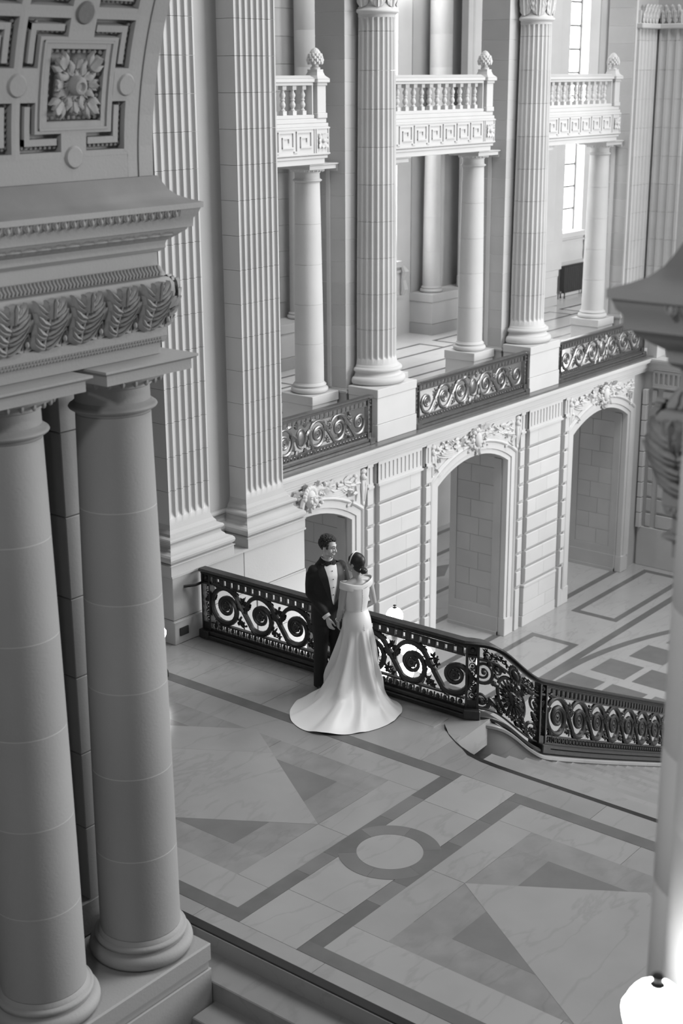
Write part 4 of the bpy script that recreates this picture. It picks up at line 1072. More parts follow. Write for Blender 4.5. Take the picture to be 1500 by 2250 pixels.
WASH = [(.229, 5.805), (.161, 5.827), (.109, 5.851), (.068, 5.89), (.038, 5.941), (.024, 5.97), (.02, 5.978)]
def entab(root, path, m, seg):
    B_ = {}
    def band(name, prof, smooth=True):
        pr = [(-.25, prof[0][1])] + prof + [(-.25, prof[-1][1])]
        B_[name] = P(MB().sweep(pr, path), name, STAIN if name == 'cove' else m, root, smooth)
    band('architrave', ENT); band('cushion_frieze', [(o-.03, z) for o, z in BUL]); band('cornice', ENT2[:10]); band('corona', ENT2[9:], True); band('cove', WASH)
    # ornament along each straight segment: seg = (origin, direction, outward, length)
    for (o, d, nrm, L_) in seg:
        o, d, nrm = Vector(o), Vector(d), Vector(nrm)
        def at(s_, out, z): q = o+d*s_+nrm*out; return (q.x, q.y, z)
        def bulge(z):
            for (a, za), (b, zb) in zip(BUL, BUL[1:]):
                if za <= z <= zb: return a+(b-a)*(z-za)/(zb-za)
            return BUL[-1][0] if z > 5.3 else BUL[0][0]
        # big acanthus leaves on the cushion
        w = .30; n = int(L_/w)
        for i in range(n+1):
            s0 = .06+w*i; b = MB()
            def pl(x, h, q, s0=s0):
                z = 4.982+h; ang = 1.0 if h < .2 else 1.0
                return at(s0+x, bulge(min(z, 5.325))-.012+q*.9, z)
            acanthus(b, pl, w*.86, .335, 4, .040, .30)
            P(b, 'acanthus_leaf', m, B_['cushion_frieze'], True)
            # smaller leaf with a bud, in the gap
            b = MB()
            def pl2(x, h, q, s0=s0+w/2):
                z = 4.982+h; return at(s0+x, bulge(z)-.026+q, z)
            acanthus(b, pl2, w*.66, .215, 3, .024, .12, 5, 6)
            b.ball(at(s0+w/2, bulge(5.03)+.03, 5.035), .014, 7, 5, (1, 1, 1.5))
            b.tube([at(s0+w/2-.016, bulge(5.0)+.004, 5.0), at(s0+w/2-.026, bulge(5.06)+.008, 5.06), at(s0+w/2, bulge(5.11)+.012, 5.105), at(s0+w/2+.026, bulge(5.06)+.008, 5.06), at(s0+w/2+.016, bulge(5.0)+.004, 5.0)], .007, 5)
            P(b, 'acanthus_bud', m, B_['cushion_frieze'], True)
        # rope / leaf mouldings as rows of small carved pieces
        b = MB(); s_ = .0
        while s_ < L_:
            b.tube([at(s_, .04, 5.333), at(s_+.008, .042, 5.352), at(s_+.004, .028, 5.374), at(s_+.012, .014, 5.396)], [.010, .0105, .010, .006], 5); s_ += .030
        P(b, 'leaf_moulding', m, root, True, kind='stuff')
        b = MB(); s_ = 0
        while s_ < L_:
            b.ball(at(s_, .030, 4.910), .009, 5, 4); b.ball(at(s_+.012, .026, 4.889), .008, 5, 4); s_ += .026
        P(b, 'bead_moulding', m, root, True, kind='stuff')
        s_ = .04
        while s_ < L_:
            b = MB(); b.ball(at(s_, .208, 5.742), .020, 7, 5, (.8, .8, 1.15))
            b.tube([at(s_-.024, .214, 5.766), at(s_-.022, .21, 5.74), at(s_, .204, 5.716), at(s_+.022, .21, 5.74), at(s_+.024, .214, 5.766)], .006, 5)
            b.tube([at(s_+.036, .216, 5.765), at(s_+.036, .206, 5.72)], [.007, .003], 4)
            P(b, 'egg_and_dart', m, B_['corona'], True); s_ += .072
        s_ = .05
        while s_ < L_:
            b = MB()
            def pl3(x, h, q, s0=s_): return at(s0+h*.55+x*.2, .055+.085*h/.16+q*.5+.02, 5.56+.06*(x/.05+.5)+.008)
            leaf(b, lambda x, h, q, s0=s_: at(s0+h, .062+.075*(x/.075+.5)+q, 5.57+.055*(x/.075+.5)), .075, .15, 3, 8, 6, .016, curl=.05, serr=.4)
            P(b, 'cyma_leaf', m, B_['corona'], True); s_ += .115
EL = T('entablature', 'richly carved stone entablature with acanthus frieze over the left foreground columns', 'entablature')
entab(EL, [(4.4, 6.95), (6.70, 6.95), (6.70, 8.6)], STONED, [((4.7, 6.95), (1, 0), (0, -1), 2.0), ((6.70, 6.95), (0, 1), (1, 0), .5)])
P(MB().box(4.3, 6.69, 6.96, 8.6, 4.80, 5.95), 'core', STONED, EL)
ER = T('entablature', 'blurred carved stone entablature end at the right frame edge', 'entablature')
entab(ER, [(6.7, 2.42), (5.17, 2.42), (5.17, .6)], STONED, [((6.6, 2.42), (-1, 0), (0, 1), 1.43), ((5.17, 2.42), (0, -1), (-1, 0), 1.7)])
P(MB().box(5.18, 6.69, .6, 2.41, 4.80, 5.95), 'core', STONED, ER)
rc = doric('paired_column', 'large plain foreground column under the blurred entablature at the right edge', (5.56, 2.03, .202), 4.595, .305, .258, None, STONED, 6, None, 40, .77)
WRP = S(MB().box(5.25, 6.70, .0, 1.6, -1.4, 4.79), 'wall_right_pier', STONED)
P(MB().box(5.1, 6.79, .4, 2.44, -.1, .2, .01), 'plinth_cap', STONED, WRP)
P(MB().box(5.1, 6.79, .4, 2.43, -1.4, -.105, .01), 'plinth_die', STONED, WRP)
# coffered barrel vault between the two piers
Y0, YR, ZV = 6.94, 2.42, 5.98
RV = (Y0-YR)/2; YM = (Y0+YR)/2
XRIM = 6.69
def VT(x, s_, o):
    """x along the vault, s_ arc length from the left springing, o outwards (into the room is negative)"""
    a = s_/2.75; R_ = 2.75+o
    return (x, Y0-2.75+R_*cos(a), ZV+R_*sin(a))
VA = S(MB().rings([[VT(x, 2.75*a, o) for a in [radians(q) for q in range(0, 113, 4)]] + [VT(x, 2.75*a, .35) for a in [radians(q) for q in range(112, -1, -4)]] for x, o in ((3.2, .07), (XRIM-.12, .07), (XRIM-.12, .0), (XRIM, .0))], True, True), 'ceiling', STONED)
def vbox(b, x0, x1, s0, s1, o0, o1):
    n = max(1, int((s1-s0)/.1)); R = []
    for i in range(n+1):
        s_ = s0+(s1-s0)*i/n; R.append([VT(x0, s_, o0), VT(x1, s_, o0), VT(x1, s_, o1), VT(x0, s_, o1)])
    b.rings(R)
XMOD, HX, HS = 6.02, .45, .43
def inrec(x, s_):
    ax, as_ = abs(x), abs(s_)
    if ax < .215 and as_ < .215: return True
    if .10 < ax < .42 and .285 < as_ < .395: return True
    if .305 < ax < .42 and .10 < as_ < .395: return True
    return False
bx = [-.45, -.42, -.305, -.215, -.10, .10, .215, .305, .42, .45]; bs = [-.43, -.395, -.285, -.215, -.10, .10, .215, .285, .395, .43]
for mi in range(3):
    for mj in range(3):
        xc, sc = XMOD-.90*mi, .575+.86*mj
        b = MB()
        for i in range(len(bx)-1):
            j = 0
            while j < len(bs)-1:
                if inrec((bx[i]+bx[i+1])/2, (bs[j]+bs[j+1])/2): j += 1; continue
                k = j
                while k+1 < len(bs)-1 and not inrec((bx[i]+bx[i+1])/2, (bs[k+1]+bs[k+2])/2): k += 1
                vbox(b, xc+bx[i], xc+bx[i+1], sc+bs[j], sc+bs[k+1], .0, .075); j = k+1
        P(b, 'coffer_field', STONED, VA)
        f = MB()   # thin framing fillets
        def frame(x0, x1, s0, s1, t=.010, o=-.008):
            for q in ((x0, x1, s0, s0+t), (x0, x1, s1-t, s1), (x0, x0+t, s0, s1), (x1-t, x1, s0, s1)): vbox(f, xc+q[0], xc+q[1], sc+q[2], sc+q[3], o, .01)
        frame(-.275, .275, -.265, .265, .014)
        frame(-.225, .225, -.225, .225, .012, .012)
        P(f, 'coffer_frame', STONED, VA)
        # dentil beads around the rosette box and along the four channels
        d = MB(); t = -.19
        while t < .2:
            for (x, s_) in ((t, -.195), (t, .195), (.195, t), (-.195, t)): 
                d.join(MB().ball((0, 0, 0), .015, 5, 4, (1, 1, 1)), lambda px, py, pz, x=x, s_=s_: VT(xc+x+px, sc+s_+pz, .03+py))
            t += .042
        P(d, 'coffer_beads', STONED, VA, True, kind='stuff')
        for sx in (-1, 1):
            for ss in (-1, 1):
                c = MB()
                vb = lambda x0, x1, s0, s1, o0, o1: vbox(c, xc+min(sx*x0, sx*x1), xc+max(sx*x0, sx*x1), sc+min(ss*s0, ss*s1), sc+max(ss*s0, ss*s1), o0, o1)
                vb(.125, .375, .315, .355, .012, .075); vb(.335, .375, .125, .355, .012, .075)
                t = .125
                while t < .41:
                    for (x, s_) in ((t, .368 if ss < 0 else .308), (.398 if sx > 0 else .326, t*.95)):
                        if s_ > .1: c.join(MB().ball((0, 0, 0), .013, 5, 4), lambda px, py, pz, x=x, s_=s_: VT(xc+sx*x+px, sc+ss*s_+pz, .04+py))
                    t += .036
                P(c, 'channel_moulding', STONED, VA, True, kind='stuff')
        for (x, s_) in ((.45-.04 if mi == 0 else .45, 0), (0, -.43), (0, .43)) + (((-.45, 0),) if mi == 2 else ()):
            q = MB(); q.lathe([(.004, -.012), (.06, -.012), (.072, .0), (.075, .02), (.004, .02)], n=20)
            P(q.map(lambda px, py, pz, x=x, s_=s_: VT(xc+x+px, sc+s_+py, pz)), 'coffer_disc', STONED, VA, True)
        # rosette
        for k in range(8):
            a = k*pi/4; q = MB(); L_ = .235 if k % 2 else .165
            acanthus(q, lambda px, h, o_, a=a: VT(xc+h*cos(a)-px*sin(a), sc+h*sin(a)+px*cos(a), .045-o_), .17 if k % 2 == 0 else .13, L_, 3, .045, .10, 5, 6)
            P(q, 'rosette_leaf', STONED, VA, True)
        q = MB(); q.lathe([(.004, .0), (.02, .0), (.03, -.012), (.045, -.01), (.06, .01), (.06, .07), (.004, .07)], n=18)
        P(q.map(lambda px, py, pz: VT(xc+px, sc+py, pz-.045)), 'rosette_boss', STONED, VA, True)
b = MB(); vbox(b, 6.47, 6.555, 0, 4.2, .0, .075); P(b, 'vault_border', STONED, VA)
b = MB(); vbox(b, 3.3, 6.555, 0, .145, .001, .075); P(b, 'vault_border', STONED, VA)
b = MB(); vbox(b, 6.562, 6.572, 0, 4.2, -.006, .075); P(b, 'vault_fillet', STONED, VA)
# unseen floor and rear wall, added to block world light from below and behind
S(MB().box(-8, 7.0, -14, 16, -1.72, -1.60), 'floor_blocker', MARB2)
S(MB().box(-6.3, -6, -14, 16, -1.6, 10.5), 'wall_rear_blocker', STONED)
# near right pier of clustered shafts
NP = T('clustered_pier', 'blurred pale pier of two round shafts at the right frame edge', 'column', (4.4, 1.7, -1.4))
for (x, y) in ((4.64, 1.865), (4.11, 1.56)):
    z = .0
    for k in range(16):
        P(MB().lathe([(.02, z), (.256, z), (.26, z+.006), (.26, z+.554), (.256, z+.56), (.02, z+.56)], x-4.4, y-1.7, 40), 'shaft_drum', STONE, NP, True); z += .56
P(MB().box(-.55, .6, -.42, .5, -.2, 0, .02), 'plinth', STONE, NP)
# ================================================================== lamps
def globe(parent, x, y, z, r):
    pr = [(.1*r, -.95*r), (.45*r, -.92*r), (.72*r, -.74*r), (.95*r, -.25*r), (1.0*r, .05*r), (.98*r, .25*r), (.88*r, .42*r), (.80*r, .62*r), (.60*r, .85*r), (.3*r, .97*r), (.1*r, 1.0*r)]
    n = 40; R = [[(x+rr*(1+.02*cos(10*2*pi*j/n))*cos(2*pi*j/n), y+rr*(1+.02*cos(10*2*pi*j/n))*sin(2*pi*j/n), z+zz) for j in range(n)] for rr, zz in pr]
    g = P(MB().rings(R), 'glass_globe', GLOBE, parent, True)
    g['label'] = 'glowing white glass globe'
    P(MB().lathe([(.02*r, .98+z if False else .98*r), (.22*r, .99*r), (.26*r, 1.04*r), (.12*r, 1.10*r), (.10*r, 1.16*r), (.18*r, 1.22*r), (.21*r, 1.30*r), (.17*r, 1.38*r), (.02*r, 1.42*r)], x, y, 16).map(lambda a, b, c: (a, b, c+z)), 'finial', BRONZE, parent, True)
    P(MB().lathe([(.02*r, -1.25*r), (.25*r, -1.2*r), (.5*r, -.95*r), (.45*r, -.88*r), (.02*r, -.88*r)], x, y, 14).map(lambda a, b, c: (a, b, c+z)), 'globe_cup', BRONZE, parent, True)
def stand(parent, h, s=1):
    P(MB().lathe([(.02, 0), (.24*s, 0), (.24*s, .06), (.18*s, .10), (.12*s, .2), (.07*s, .3), (.05*s, .5), (.06*s, .55), (.035*s, .6), (.03*s, h*.6), (.05*s, h*.62), (.03*s, h*.66), (.025*s, h-.1), (.06*s, h-.06), (.03*s, h), (.01, h)], n=16), 'stem', BRONZE, parent, True)
t1 = T('torchere', 'bronze lamp standard with a glowing glass globe at the bottom right corner', 'lamp', (3.607, 1.634, -1.4), 0)
stand(t1, 5.03, .72); globe(t1, 0, 0, 5.155, .104)
t2 = T('candelabrum', 'many-globed lamp standard glowing behind the landing railing beside the bride', 'lamp', (14.35, 10.62, ZF), 0)
H2 = 5.32-.345
stand(t2, H2-.1, 1.6); globe(t2, 0, 0, H2, .116)
for k in range(8):
    a = 2*pi*k/8+.2; x, y = .44*cos(a), .44*sin(a)
    ar = P(MB().tube([(0, 0, H2-.95), (x*.4, y*.4, H2-1.05), (x*.85, y*.85, H2-.98), (x, y, H2-.80)], [.03, .028, .025, .03], 8), 'arm', BRONZE, t2, True)
    globe(ar, x, y, H2-.62, .116)
t3 = T('torchere', 'small floor lamp whose globe just shows beside the right foreground column', 'lamp', (10.46, 11.085, 0), 0)
stand(t3, .40, .4); globe(t3, 0, 0, .53, .09)
# ================================================================== the couple
from mathutils.bvhtree import BVHTree
SKIN = mat('skin_light', .54, .5, ns=8, na=.05)
SKIN2 = mat('skin_bride', .42, .5, ns=8, na=.05)
SUIT = mat('black_suit_cloth', .010, .75, ns=10, na=.3, bump=.1, bs=300)
SATIN = mat('black_satin', .012, .6, ns=10, na=.2)
SHIRT = mat('white_shirt_cloth', .72, .7, ns=20, na=.05)
DRESS = mat('white_satin_dress', .74, .42, ns=3, na=.03, spec=.4)
HAIRD = mat('dark_hair', .012, .45, ns=60, na=.6)
HAIRC = mat('dark_curly_hair', .030, .55, ns=60, na=.7)
LIP = mat('lips', .20, .4); EYEB = mat('dark_brow', .07, .6); TOOTH = mat('teeth', .75, .3)
SHOE = mat('black_leather', .012, .25)
PEARL = mat('pearl_white', .80, .3)
def organic(mb, name, m, parent=None, voxel=.006, it=4, fac=.5):
    me = bpy.data.meshes.new('tmp'); me.from_pydata(mb.v, [], mb.f)
    b = bmesh.new(); b.from_mesh(me); bmesh.ops.recalc_face_normals(b, faces=b.faces); b.to_mesh(me); b.free()
    o = bpy.data.objects.new('tmp', me); COL.objects.link(o)
    r = o.modifiers.new('r', 'REMESH'); r.mode = 'VOXEL'; r.voxel_size = voxel
    s_ = o.modifiers.new('s', 'SMOOTH'); s_.iterations = it; s_.factor = fac
    dg = bpy.context.evaluated_depsgraph_get(); dg.update()
    nm = bpy.data.meshes.new_from_object(o.evaluated_get(dg)); nm.name = name
    bpy.data.objects.remove(o, do_unlink=True)
    nm.materials.clear(); nm.materials.append(m)
    nm.polygons.foreach_set('use_smooth', [True]*len(nm.polygons)); nm.update()
    return link(name, nm, parent)
def loft(mb, rings, n=28):
    """rings (z, cx, cy, rx, ry)"""
    return mb.rings([[(cx+rx*cos(2*pi*j/n), cy+ry*sin(2*pi*j/n), z) for j in range(n)] for z, cx, cy, rx, ry in rings])
def head_shapes(b, M, fem=False):
    k = .92 if fem else 1.0
    q = MB()
    q.ball((0, -.012, .03), .096, 20, 14, (.80, 1.0, .95)); q.ball((0, .022, -.042), .072, 16, 12, (.80, .86, .92))
    q.ball((0, .066, -.096), .022, 10, 8, (1.2, .9, .9))
    for s in (-1, 1):
        q.ball((s*.038, .050, -.030), .031, 10, 8); q.ball((s*.045, .018, -.072), .028, 10, 8)
        q.ball((s*.031, .069, .012), .0135, 10, 8); q.ball((s*.012, .098, -.036), .009, 8, 6)
        q.ball((s*.078, -.008, -.008), .032, 10, 8, (.26, .62, 1.0)); q.ball((s*.076, -.006, -.030), .014, 8, 6, (.4, .7, 1))
    q.tube([(0, .080, .028), (0, .094, .0), (0, .110, -.030), (0, .096, -.040)], [.010, .010, .0135, .008], 8)
    q.tube([(-.052, .062, .026), (-.03, .081, .033), (0, .086, .03), (.03, .081, .033), (.052, .062, .026)], [.009, .011, .011, .011, .009], 8)
    q.tube([(-.026, .078, -.062), (-.01, .090, -.062), (.01, .090, -.062), (.026, .078, -.062)], [.005, .009, .009, .005], 8)
    q.tube([(-.02, .078, -.074), (0, .088, -.075), (.02, .078, -.074)], [.006, .009, .006], 8)
    q.ball((0, .055, -.07), .04, 10, 8)
    b.join(q, lambda *p: M @ (Vector(p)*k))
def hand(b, wrist, d, up, curl, side, s=1.0, spread=1):
    """palm and five fingers; d: along the hand, up: back of the hand normal; side=+1 thumb on the +right of d x up"""
    w, d, up = Vector(wrist), Vector(d).normalized(), Vector(up).normalized()
    r = d.cross(up).normalized()*side; up = r.cross(d)*side if False else up-d*up.dot(d); up.normalize()
    b.rings([[tuple(w+d*t*s+r*(hw*cos(a))*s+up*(hh*sin(a))*s) for a in [2*pi*j/12 for j in range(12)]] for t, hw, hh in ((-.02, .026, .021), (.0, .028, .019), (.03, .037, .017), (.07, .042, .016), (.092, .040, .013))])
    for i in range(4):
        o = -.030+.020*i; L_ = (.062, .078, .084, .076)[i]*s if False else (.060, .074, .080, .070)[i]*s
        p0 = w+d*.085*s+r*o*s; dirv = d; pts = [p0-d*.03*s, p0]; p = p0
        for q in range(3):
            dirv = (dirv*cos(curl)-up*sin(curl)).normalized(); up2 = up
            p = p+dirv*L_*(.42, .33, .25)[q]; pts.append(p)
        b.tube(pts, [.0095*s, .0092*s, .0088*s, .008*s, .0065*s], 8)
    t0 = w+d*.02*s+r*.028*s
    b.tube([t0, t0+(d*.5+r*.7)*.035*s, t0+(d*.9+r*.55-up*.3)*.062*s, t0+(d*1.1+r*.3-up*.5)*.082*s], [.014*s, .013*s, .010*s, .008*s], 8)
# ---------------------------------------------------------------- groom
GX, GY, GA = 11.42, 9.375, radians(-112.5)
def rotz(a): return Matrix.Rotation(a, 4, 'Z')
gb = MB()
loft(gb, [(.86, 0, 0, .14, .10), (.95, 0, 0, .165, .115), (1.10, 0, 0, .15, .105), (1.25, 0, .005, .17, .115), (1.38, 0, .0, .185, .11), (1.46, 0, -.01, .15, .085), (1.51, 0, -.015, .07, .065)])
gb.tube([(0, -.015, 1.47), (0, -.01, 1.54), (0, .012, 1.62)], [.060, .051, .050], 14)
GH = Matrix.Translation((0, .022, 1.680)) @ rotz(radians(34)) @ Matrix.Rotation(radians(-12), 4, 'X') @ Matrix.Scale(.95, 4)
head_shapes(gb, GH)
RA = [(.160, -.01, 1.44), (.195, -.045, 1.15), (.098, .150, .925)]; LA = [(-.165, -.01, 1.44), (-.215, .02, 1.16), (-.10, .20, .98)]
for A in (RA, LA): gb.tube([A[0], ((A[0][0]+A[1][0])/2, (A[0][1]+A[1][1])/2, (A[0][2]+A[1][2])/2), A[1], A[2]], [.055, .048, .040, .027], 12)
hand(gb, (.091, .163, .905), (-.10, .30, -.85), (.9, .2, -.1), .38, -1, 1.0)
hand(gb, (-.095, .21, .975), (.1, .75, -.5), (-.6, .2, .8), .5, 1, 1.0)
for s in (-1, 1):
    gb.tube([(s*.085, 0, .90), (s*.10, .015, .50), (s*.105, -.01, .09)], [.088, .058, .040], 12); gb.tube([(s*.105, -.03, .045), (s*.115, .14, .03)], [.038, .03], 10)
groom = organic(gb, 'person', SKIN, None, .0055, 3)
groom.location = (GX, GY, 0); groom.rotation_euler = (0, 0, GA-pi/2)
groom['label'] = 'man in a black tuxedo and bow tie, smiling down at the woman in white'; groom['category'] = 'person'
jk = MB()
loft(jk, [(.79, 0, 0, .195, .138), (.86, 0, 0, .200, .142), (.98, 0, 0, .194, .136), (1.10, 0, 0, .180, .128), (1.24, 0, .004, .196, .136), (1.36, 0, .002, .195, .128), (1.43, 0, -.005, .180, .108), (1.475, 0, -.012, .140, .090), (1.515, 0, -.022, .085, .076), (1.54, 0, -.03, .066, .066)])
for A in (RA, LA):
    s = 1 if A[0][0] > 0 else -1
    jk.tube([(A[0][0]-s*.03, A[0][1], A[0][2]-.0), (A[0][0]+s*.028, A[0][1]-.01, 1.36), (A[1][0]*.97, A[1][1], 1.25), A[1], ((A[1][0]+A[2][0])/2, (A[1][1]+A[2][1])/2, (A[1][2]+A[2][2])/2), (A[2][0], A[2][1], A[2][2]+.015)], [.066, .066, .060, .055, .050, .044], 16)
    jk.ball((A[0][0]+s*.005, A[0][1], A[0][2]-.02), .066, 14, 10, (1, .95, .9))
jacket = organic(jk, 'jacket', SUIT, groom, .0075, 5)
bv = BVHTree.FromPolygons([v.co[:] for v in jacket.data.vertices], [p.vertices[:] for p in jacket.data.polygons])
def front(x, z, off, y0=.6):
    h = bv.ray_cast(Vector((x, y0, z)), Vector((0, -1, 0)))
    return (x, (h[0].y if h[0] else .1)+off, z)
def vw(z):   # half width of the shirt opening
    t = (z-1.03)/(1.505-1.03); return .008+.083*max(0, min(1, t))**.8 if z < 1.47 else .075
sh = MB()
sh.grid(lambda a, t: front((a*2-1)*vw(1.03+.47*t), 1.03+.47*t, .004), 10, 26)
shf = P(sh, 'shirt_front', SHIRT, groom, 'full')
col = MB()
for s in (-1, 1):
    col.grid(lambda a, t, s=s: (s*(.012+.055*sin(a*1.55)), .058-.09*a+.018*t*0+.0, 1.565-.055*t+.012*a+(.0 if a > .3 else -.01*t)), 8, 3)
cR = [[(.063*cos(a), -.014+.066*sin(a)+dy, zz+.010*(1-sin(a))) for a in [2*pi*j/24 for j in range(24)]] for zz, dy in ((1.495, .0), (1.52, .004), (1.540, .007))]
P(MB().rings(cR, False, False), 'shirt_collar', SHIRT, groom, 'full')
pl = MB()
for q in range(4): 
    b_ = front(0, 1.42-.09*q, .008); pl.ball(b_, .006, 6, 4)
P(pl, 'shirt_studs', SATIN, shf, True)
lp = MB()
for s in (-1, 1):
    def lpf(a, t, s=s):
        z = 1.03+.475*t; inner = vw(z)-.006; wd = .018+.062*min(1, t*1.5)*(1 if t < .78 else max(.35, 1-(t-.78)*2.6))
        x = inner+wd*a
        p = front(s*x, z, .011-.006*a); return p
    lp.grid(lpf, 6, 24)
P(lp, 'lapels', SATIN, jacket, 'full')
bt = MB()
c_ = Vector((0, .072, 1.497))
for s in (-1, 1):
    bt.rings([[(c_.x+s*x, c_.y+yy*w_-.25*x*x*6, c_.z+h_*zz) for yy, zz in ((1, -1), (1, 1), (-1, 1), (-1, -1))] for x, h_, w_ in ((.004, .010, .010), (.02, .016, .012), (.045, .026, .012), (.062, .022, .008), (.068, .012, .006))])
bt.ball(tuple(c_+Vector((0, .006, 0))), .013, 10, 8, (.8, .9, 1.1))
P(bt, 'bow_tie', SATIN, groom, True, 'black bow tie')
tr = MB()
loft(tr, [(.74, 0, 0, .15, .112), (.86, 0, 0, .175, .125), (.95, 0, 0, .17, .12), (1.0, 0, 0, .16, .11)])
for s in (-1, 1): tr.tube([(s*.082, 0, .90), (s*.088, .005, .72), (s*.10, .015, .48), (s*.105, -.01, .12), (s*.106, -.005, .035)], [.105, .098, .078, .068, .070], 18)
organic(tr, 'trousers', SUIT, groom, .008, 4)
for s in (-1, 1):
    b = MB(); b.rings([[(s*(.106+.012*t)+w*cos(a), -.065+.30*t, max(.004, .0+h*(.5+.5*sin(a)))) for a in [2*pi*j/14 for j in range(14)]] for t, w, h in ((0, .012, .05), (.05, .036, .075), (.25, .042, .085), (.5, .044, .07), (.75, .046, .055), (.93, .036, .042), (1.0, .012, .025))])
    P(b, 'shoe', SHOE, groom, True)
cf = MB(); 
for A, dv in ((RA, Vector((-.10, .19, -.225))),):
    w = Vector(A[2]); dv.normalize(); cf.tube([w-dv*.015, w+dv*.022], [.047, .045], 16)
P(cf, 'shirt_cuff', SHIRT, groom, True)
def hm(p): return tuple(GH @ Vector(p))
hr = MB(); rnd = random.Random(11)
for i in range(760):
    th = rnd.uniform(0, 2*pi); ph = math.asin(rnd.uniform(-.95, 1))
    x, y, z = .082*cos(ph)*cos(th), -.016+.101*cos(ph)*sin(th), .034+.088*sin(ph)
    if y > .03 and z < .082: continue                 # forehead stays free
    if y > -.03 and z < .01: continue                 # ears and cheeks
    if z < (-.078 if y < -.05 else -.045): continue
    r = rnd.uniform(.009, .016)*(1.15 if z > .08 else .85)
    hr.ball(hm((x*1.03, y, z+(.008 if z > .08 else 0))), r, 6, 4)
for s in (-1, 1):
    for q in range(6): hr.ball(hm((s*.074, .022+.004*(q % 2), .04-.009*q)), .011, 6, 4)
P(hr, 'curly_hair', HAIRC, groom, True, kind='stuff')
for s in (-1, 1):
    b = MB(); b.tube([hm((s*.014, .093, .034)), hm((s*.034, .090, .043)), hm((s*.053, .071, .036))], [.0025, .0036, .002], 6); P(b, 'eyebrow', EYEB, groom, True)
    b = MB(); b.tube([hm((s*.018, .083, .010)), hm((s*.031, .0845, .0125)), hm((s*.044, .076, .009))], [.001, .0018, .001], 6); P(b, 'eyelashes', EYEB, groom, True)
b = MB(); b.tube([hm((-.029, .078, -.056)), hm((-.014, .095, -.067)), hm((0, .099, -.069)), hm((.014, .095, -.067)), hm((.029, .078, -.056))], [.002, .0045, .005, .0045, .002], 6); P(b, 'smile_teeth', TOOTH, groom, True)
b = MB(); b.tube([hm((-.032, .074, -.053)), hm((-.014, .094, -.073)), hm((0, .098, -.076)), hm((.014, .094, -.073)), hm((.032, .074, -.053))], [.002, .004, .005, .004, .002], 6)
b.tube([hm((-.030, .077, -.053)), hm((0, .100, -.0615)), hm((.030, .077, -.053))], [.002, .003, .002], 6); P(b, 'lips', LIP, groom, True)
# ---------------------------------------------------------------- bride
BX, BY, BA = 11.39, 8.95, radians(74)
bb = MB()
loft(bb, [(.80, 0, 0, .15, .12), (.90, 0, -.01, .16, .125), (1.05, 0, 0, .112, .088), (1.18, 0, .01, .130, .10), (1.28, 0, .005, .145, .10), (1.345, 0, -.01, .145, .075), (1.385, 0, -.018, .085, .055), (1.42, 0, -.02, .05, .05)], 28)
bb.tube([(-.15, -.01, 1.345), (-.08, -.02, 1.378), (0, -.025, 1.395), (.08, -.02, 1.378), (.15, -.01, 1.345)], [.045, .040, .045, .040, .045], 14)
bb.tube([(0, -.02, 1.36), (0, -.012, 1.43), (0, .008, 1.50)], [.058, .047, .047], 14)
BH = Matrix.Translation((0, .012, 1.572)) @ rotz(radians(22)) @ Matrix.Rotation(radians(6), 4, 'X')
head_shapes(bb, BH, True)
BLA = [(-.158, -.005, 1.335), (-.185, .02, 1.09), (-.125, .165, .895)]; BRA = [(.158, -.005, 1.335), (.228, -.01, 1.085), (.14, .12, 1.0)]
for A in (BLA, BRA):
    bb.tube([A[0], ((A[0][0]+A[1][0])/2*1.02, (A[0][1]+A[1][1])/2, (A[0][2]+A[1][2])/2), A[1], ((A[1][0]+A[2][0])/2, (A[1][1]+A[2][1])/2, (A[1][2]+A[2][2])/2), A[2]], [.047, .043, .036, .033, .023], 14)
hand(bb, (-.122, .168, .885), (.0, .06, -.9), (-.9, .2, 0), .45, 1, .88)
hand(bb, (.13, .13, .998), (-.8, .25, -.05), (.2, .9, .2), .5, -1, .88)
for s in (-1, 1):
    bb.tube([(s*.075, 0, .86), (s*.075, .01, .47), (s*.07, -.005, .12)], [.080, .052, .036], 12); bb.tube([(s*.07, -.02, .09), (s*.075, .11, .03)], [.034, .025], 10)
bride = organic(bb, 'person', SKIN2, None, .0055, 3)
bride.location = (BX, BY, 0); bride.rotation_euler = (0, 0, BA-pi/2)
bride['label'] = 'woman seen from behind in a long white gown with train, dark hair in a bun'; bride['category'] = 'person'
# bodice: closed shell around the torso, top edge dipping at the back
def bod(a, t):
    th = 2*pi*a - pi/2     # 0 -> back (-y)
    back = max(0, cos(2*pi*a)); front_ = max(0, -cos(2*pi*a))
    top = 1.345-.035*back**2+.0*front_
    z = 1.03+(top-1.03)*t
    rx = .112+(.148-.112)*min(1, max(0, (z-1.06)/.20))**.8+.012; ry = .096+.016*min(1, max(0, (z-1.06)/.16))+.012
    if z < 1.06: rx += (1.06-z)*.35; ry += (1.06-z)*.3
    fr = 1+.10*front_*exp(-((z-1.23)/.06)**2)
    return (rx*cos(th), (ry*sin(th))*fr+.004, z)
bd = MB(); bd.grid(bod, 48, 16)
P(bd, 'bodice', DRESS, bride, 'full')
def band(a, t):
    th = 2*pi*a - pi/2; back = max(0, cos(2*pi*a))
    side = abs(sin(2*pi*a))
    zc = 1.306+.055*side**1.2; hh = .046-.006*side
    rx, ry = .203, .108
    x = rx*cos(th); y = ry*sin(th)*(.94)+.0
    ph = 2*pi*t; th_ = .005
    ax = cos(th); ay = sin(th)
    sl = .25*side
    return (x+ax*th_*cos(ph)-ax*sl*hh*sin(ph)*.6, y+ay*th_*cos(ph), zc+hh*sin(ph))
bn = MB(); bn.grid(band, 64, 12); P(bn, 'off_shoulder_band', DRESS, bride, 'full')
bt = MB()
